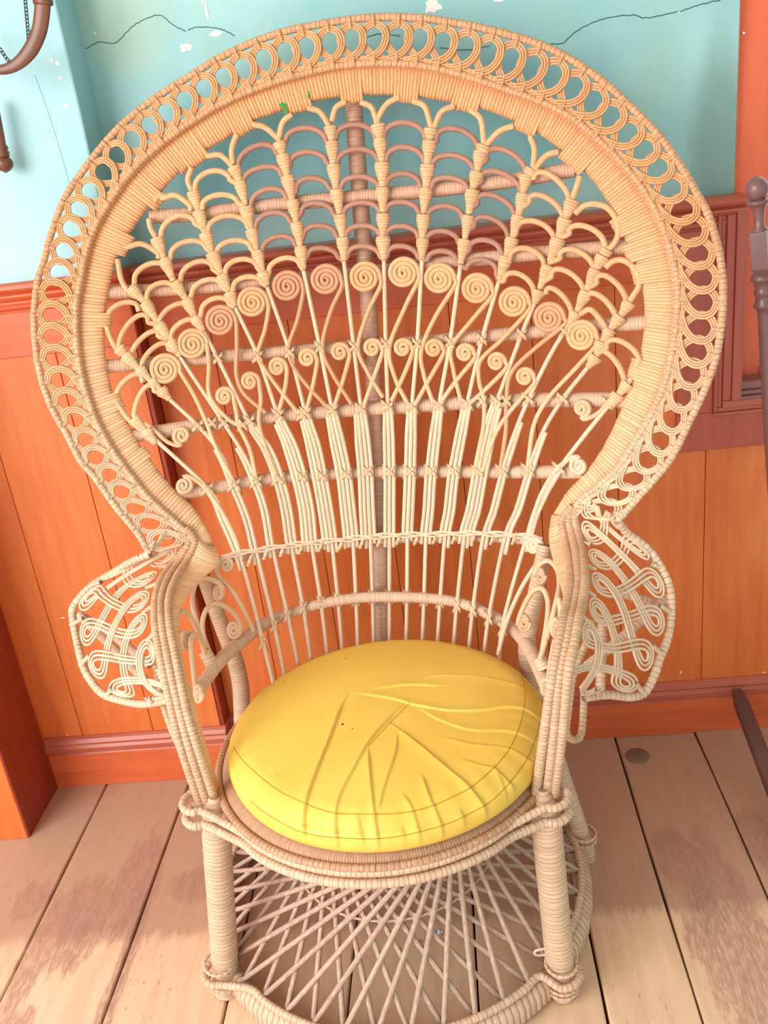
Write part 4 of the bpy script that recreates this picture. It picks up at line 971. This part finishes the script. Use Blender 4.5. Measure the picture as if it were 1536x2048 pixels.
# lower hoop that runs out round each front leg
FLt, FRt = L(-.291, -.135, .40), L(.270, -.135, .40)
def hoop_round(r, z, dz):
    pts = []
    a0, a1 = math.radians(-56), math.radians(56)
    for t in np.linspace(a0, a1, 60): pts.append((SC[0] + r * math.sin(t), SC[1] - r * math.cos(t), z))
    pts = np.array(pts)
    def leg_loop(c, sgn):
        an = np.radians(np.linspace(-60, 200, 14)) if sgn < 0 else np.radians(np.linspace(240, -20, 14))
        return np.array([(c[0] + .029 * math.cos(a_) * 1, c[1] - .029 * math.sin(a_), z + dz) for a_ in (an if sgn < 0 else an)])
    lft = leg_loop(FLt, -1)[::-1]; rgt = leg_loop(FRt, 1)[::-1]
    # left loop runs inner-rear -> outer -> front ; right mirrored
    lft = np.array([(FLt[0] + .028 * math.cos(a), FLt[1] + .028 * math.sin(a), z + dz) for a in np.radians(np.linspace(60, 290, 14))])
    rgt = np.array([(FRt[0] + .030 * math.cos(a), FRt[1] + .030 * math.sin(a), z + dz) for a in np.radians(np.linspace(250, 480, 14))])
    return cat(np.vstack([lft, pts[4:-4:4], rgt]), 220)
part(MB().tube(hoop_round(.294, .368, 0), .0072, 8, pitch=.0078), 'seat_hoop', W_LEG)
part(MB().tube(hoop_round(.291, .386, .010), .0062, 8, pitch=.0085), 'seat_hoop', W_LEG)
bk_ = [(SC[0] + .291 * math.sin(t), SC[1] - .291 * math.cos(t), .372) for t in np.linspace(math.radians(56), math.radians(304), 80)]
part(MB().tube(np.array(bk_), .0075, 8, pitch=.0085), 'seat_hoop', W_LEG)
# front legs
for a, b in (((428, 1594), (454, 1975)), ((1086, 1578), (1126, 1980))):
    top = PV(np.array(a, float), -.135); 
    ft = onZ(b[0] , b[1] + 8, 0.0)
    P = np.array([top + (ft - top) * t for t in np.linspace(0, 1, 30)])
    part(MB().tube(P, np.array([.008, .021, .0235, .0238, .0238, .0236, .0235, .0235, .0235, .0235, .0232, .023, .021]), 16, pitch=.0075, amp=.02), 'front_leg', W_LEG)
    cfoot = P[-3]
# base hoop
BC = np.array([-.184, 1.33]); BR = .345
mb = MB(); G = []; UVg = []; nw = 190
prof = [(-.012, .004), (.010, .002), (.019, .012), (.018, .036), (.008, .050), (-.008, .046), (-.014, .02)]
tt_ = np.linspace(0, 2 * math.pi, nw * 3 + 1); seg_lift = 0
for i, t in enumerate(tt_):
    if i % 3 == 0: sl_ = rs.uniform(-.0007, .0007)
    k = (0, .25, .75)[i % 3] + i // 3; lf = -.0016 if i % 3 == 0 else sl_
    G.append([(BC[0] + (BR + dr + lf) * math.sin(t), BC[1] - (BR + dr + lf) * math.cos(t), z) for dr, z in prof + prof[:1]]); UVg.append([(k, 30 + j * .13) for j in range(8)])
mb.grid(np.array(G), np.array(UVg)); part(mb, 'base_hoop', W_LEG)
fl_p = onZ(454, 1985, .0); fr_p = onZ(1126, 1990, .0)
def base_rod():
    a = math.radians(44); arc = [(BC[0] + (BR + .004) * math.sin(t), BC[1] - (BR + .004) * math.cos(t), .058) for t in np.linspace(-a, a, 16)]
    lf = [(fl_p[0] + .030 * math.cos(q), fl_p[1] + .030 * math.sin(q), .052) for q in np.radians(np.linspace(80, 285, 9))]
    rt = [(fr_p[0] + .030 * math.cos(q), fr_p[1] + .030 * math.sin(q), .052) for q in np.radians(np.linspace(255, 460, 9))]
    return cat(np.array(lf + arc + rt), 200)
part(MB().tube(base_rod(), .0065, 8, pitch=.0085), 'base_rod', W_LEG)
a = math.radians(60); P = np.array([(BC[0] + (BR + .0) * math.sin(t), BC[1] - BR * math.cos(t), .058) for t in np.linspace(a, 2 * math.pi - a, 80)])
part(MB().tube(P, .0065, 8, pitch=.0085), 'base_rod', W_LEG)
for c, v_ in ((pl[-2], 0), (pr_[-2], 0), (fl_p, 1), (fr_p, 1)):
    for k, z in enumerate((.022, .030, .072) if v_ else (.05, .06)):
        mb = MB()
        th = np.linspace(0, 2 * math.pi, 26); tl = rs.uniform(-.008, .008)
        mb.tube(np.stack([c[0] + .0255 * np.cos(th), c[1] + .0255 * np.sin(th), z + tl * np.sin(th + k)], 1), .0028, 6)
        part(mb, 'foot_binding', W_LEG)
part(MB().tube(cat(np.array([onZ(1112, 1896, .09), onZ(1090, 1897, .10), onZ(1070, 1902, .10), onZ(1074, 1910, .09), onZ(1100, 1908, .085)]), 20), .0022, 6), 'loose_cane_end', R_PALE)
# crossing canes of the drum base
UC = np.array([-.164, 1.175]); rt_, zt_, rb_, zb_, DL, ztie = .112, .345, .343, .052, 1.643, .199
NS = 40
def bend(sgn, ph, r_extra=0):
    a = np.array([BC[0] + rb_ * math.sin(ph), BC[1] - rb_ * math.cos(ph), zb_]); p2 = ph + sgn * DL
    b = np.array([UC[0] + rt_ * math.sin(p2), UC[1] - rt_ * math.cos(p2), zt_]); b = a + (b - a) * 1.06
    return np.array([a + (b - a) * t for t in np.linspace(0, 1, 8)])
tt = (ztie - zb_) / (zt_ - zb_) / 1.06
for sgn in (1, -1):
    for k in range(NS):
        P = bend(sgn, (k + (.5 if sgn < 0 else 0.5)) / NS * 2 * math.pi + (.0))
        ctr = P.mean(0) - np.array([BC[0], BC[1], 0]); rad = np.array([ctr[0], ctr[1], 0]); rad /= np.linalg.norm(rad)
        P = P + rad * (.0035 if sgn > 0 else -.0045)
        part(MB().tube(P, .0047, 7), 'base_cane', R_BASE)
tp = []
for k in range(NS):
    P = bend(1, (k + .5) / NS * 2 * math.pi); c = P[0] + (P[-1] - P[0]) * tt; d = (P[-1] - P[0]); d /= np.linalg.norm(d)
    part(MB().tube(np.array([c - d * .006, c, c + d * .006]), .0066, 8, pitch=.005), 'base_tie', R_BASE)
    tp.append(c)
part(MB().tube(cat(np.array(tp), 160, closed=True), .0026, 5), 'waist_cord', R_BASE)

# green smudges on the band
for px, py, a, b in ((566, 211, 9, 6), (572, 222, 5, 8), (617, 190, 3, 10)):
    th = np.linspace(0, 2 * math.pi, 10, endpoint=False); c_ = PB(np.array([[px, py]], float), .0092)[0]
    ringp = PB(np.stack([px + a * np.cos(th) * rs.uniform(.6, 1.1, 10), py + b * np.sin(th) * rs.uniform(.6, 1.1, 10)], 1), .0089)
    mb = MB(); mb.add(np.vstack([ringp, c_[None] + FWD * .0006]), [(j, (j + 1) % 10, 10) for j in range(10)], [(0, 0)] * 30); part(mb, 'paint_smudge', GREEN)

# ================================================================== CUSHION
CC = np.array([-.160, 1.267]); CR = .262
def ex(pts, z=.470):
    q = np.array(pts, float) / 2.2925 + [440, 1240]; return onZ(q[:, 0], q[:, 1], z)[:, :2]
creases = [([(600, 355), (560, 420), (500, 570), (430, 720), (380, 840), (360, 970)], 1.3, 1), ([(870, 380), (770, 480), (690, 570), (620, 680), (550, 790), (520, 880), (525, 990)], 1.0, 1), ([(680, 590), (685, 700), (700, 850), (720, 1000)], 1.1, 1),
           ([(815, 530), (805, 620), (760, 740), (720, 850)], .8, 1), ([(770, 485), (900, 580), (1040, 680), (1180, 770), (1250, 820), (1290, 880)], 1.3, 1), ([(600, 355), (700, 370), (800, 385), (900, 410), (1050, 430), (1200, 420), (1300, 395), (1390, 390), (1480, 410)], .8, -1),
           ([(700, 345), (850, 320), (1000, 320)], .7, -1), ([(900, 290), (1000, 270), (1200, 265), (1400, 285)], .8, 1), ([(1020, 550), (1150, 572), (1300, 572), (1420, 585)], .7, 1), ([(1100, 640), (1200, 655), (1270, 665), (1350, 700)], .7, 1),
           ([(920, 700), (960, 800), (1000, 860), (1050, 960)], 1.0, 1), ([(830, 780), (880, 850), (930, 970)], .8, 1), ([(110, 650), (150, 600), (220, 540)], .7, 1), ([(180, 820), (210, 740), (260, 700)], .8, 1), ([(1090, 810), (1135, 870)], .6, 1),
           ([(900, 410), (1000, 470), (1150, 510), (1300, 500), (1460, 510)], .6, -1), ([(620, 860), (640, 930), (650, 1010)], .6, 1), ([(820, 880), (835, 930), (850, 1000)], .5, 1), ([(1250, 640), (1330, 760), (1370, 800)], .5, 1)]
NT = 760
rad = np.r_[np.linspace(0.002, .93, 130), np.linspace(.94, 1, 9)]
rows = [(r * CR, .457 + .028 * (1 - (r / 1.0) ** 2.2) * 1.0 - .012 * max(0, (r - .86) / .14) ** 2) for r in rad]
zt = rows[-1][1]
for a in np.linspace(.12, 1, 16):
    an = a * math.pi; rows.append((CR + .0085 * math.sin(an), zt - (zt - .409) * (1 - math.cos(an)) / 2))
rows.append((CR * .6, .4065)); rows.append((.01, .4065))
th = np.arange(NT) / NT * 2 * math.pi
rr_ = np.array([r for r, z in rows]); zz_ = np.array([z for r, z in rows])
GX = CC[0] + rr_[:, None] * np.sin(th)[None]; GY = CC[1] - rr_[:, None] * np.cos(th)[None]; GZ = np.repeat(zz_[:, None], NT, 1)
W_top = np.repeat(np.r_[np.ones(130), np.ones(9), np.linspace(1, .0, 16), 0, 0][:, None], NT, 1)
disp = np.zeros_like(GX)
XY = np.stack([GX, GY], -1)
for pts, amp, sg in creases:
    C_ = cat(ex(pts), 30); best = np.full(GX.shape, 9.0); sgn_ = np.zeros_like(best); tpos = np.zeros_like(best)
    for i in range(29):
        a, b = C_[i], C_[i + 1]; ab = b - a; l2 = ab @ ab
        t = np.clip(((XY - a) @ ab) / l2, 0, 1); q = XY - (a + t[..., None] * ab); d = np.linalg.norm(q, axis=-1); s_ = np.sign(ab[0] * q[..., 1] - ab[1] * q[..., 0])
        m_ = d < best; best[m_] = d[m_]; sgn_[m_] = s_[m_]; tpos[m_] = ((i + t) / 29)[m_]
    sd = best * sgn_ * sg; fade = np.clip(tpos / .18, 0, 1) * np.clip((1.06 - tpos) / .12, 0, 1)
    fade = fade * (3 - 2 * fade) * fade if False else fade
    st_ = np.clip(sd / .0032, 0, 1); st_ = st_ * st_ * (3 - 2 * st_)
    prof_ = np.where(sd < 0, np.exp(-(np.abs(sd) / .011) ** 1.2), 1 - 1.45 * st_) * np.where(sd > .0032, np.exp(-((sd - .0032) / .011) ** 1.2), 1)
    disp += .0027 * amp * prof_ * fade
# slack front: fine radial gathers towards the front edge
ang = np.repeat(th[None], len(rows), 0); front = np.clip(np.cos(ang) * .7 + .35, 0, 1)
gather = (np.sin(ang * 31 + 1.3 * np.sin(ang * 5)) + .6 * np.sin(ang * 53 + 2)) * .0006 * front * np.clip((rr_[:, None] / CR - .72) / .2, 0, 1)
sag = -.005 * np.exp(-(((GX - CC[0] - .04) / .12) ** 2 + ((GY - CC[1] + .03) / .12) ** 2))
disp += gather + sag
side_w = np.clip((rr_[:, None] - CR * .97) / (CR * .05), 0, 1)
GZ = GZ + disp * W_top
GX = GX + np.sin(ang) * disp * side_w * .8 * W_top; GY = GY - np.cos(ang) * disp * side_w * .8 * W_top
mb = MB(); Gc = np.stack([GX, GY, GZ], -1); mb.grid(Gc, np.zeros(Gc.shape[:2] + (2,)), closed_v=True, caps=True)
CO = np.array([CC[0], CC[1], .4065])
cush = mb.obj('seat_cushion', CUSH, to=lambda V: V - CO); cush.location = CO
tag(cush, 'round puckered yellow cushion on the wicker chair seat', 'cushion')
bvh = BVHTree.FromPolygons([Vector(v) for v in Gc.reshape(-1, 3)], mb.f)
def hit(px, py):
    d = ray(px, py); h = bvh.ray_cast(Vector(C0), Vector(d)); return None if h[0] is None else np.array(h[0]) - d * .0002
def seam(pts, r=.00065):
    q = cat(np.array(pts, float) / 2.2925 + [440, 1240], step=3.0); P = [hit(*p) for p in q]; P = [p for p in P if p is not None]
    MB().tube(np.array(P), r, 5).obj('seam', SEAM, cush, to=lambda V: V - CO)
seam([(62, 585), (110, 650), (210, 740), (290, 795), (370, 832), (450, 865), (530, 886), (620, 890), (700, 890), (790, 888), (880, 878), (980, 850), (1080, 805), (1160, 760), (1260, 672), (1320, 600), (1365, 510), (1390, 420), (1398, 330), (1380, 245)])
seam([(140, 830), (200, 880), (300, 940), (360, 968), (450, 990), (530, 998), (620, 1003), (720, 1003), (820, 992), (930, 968), (1050, 932), (1150, 885), (1250, 825), (1345, 725), (1420, 610), (1465, 480), (1478, 400)])
seam([(870, 380), (830, 420), (770, 482), (720, 535), (685, 575)], .0006)
for p in ((562, 478), (607, 498), (298, 280), (577, 176)):
    q = hit(p[0] / 2.2925 + 440, p[1] / 2.2925 + 1240)
    MB().lathe([(0, .0004), (.5, .0022 if p[0] == 562 else .0012), (1, .0004)], q - [0, 0, .0004], q + [0, 0, .0006], 8).obj('stain_spot', GAP, cush, to=lambda V: V - CO)
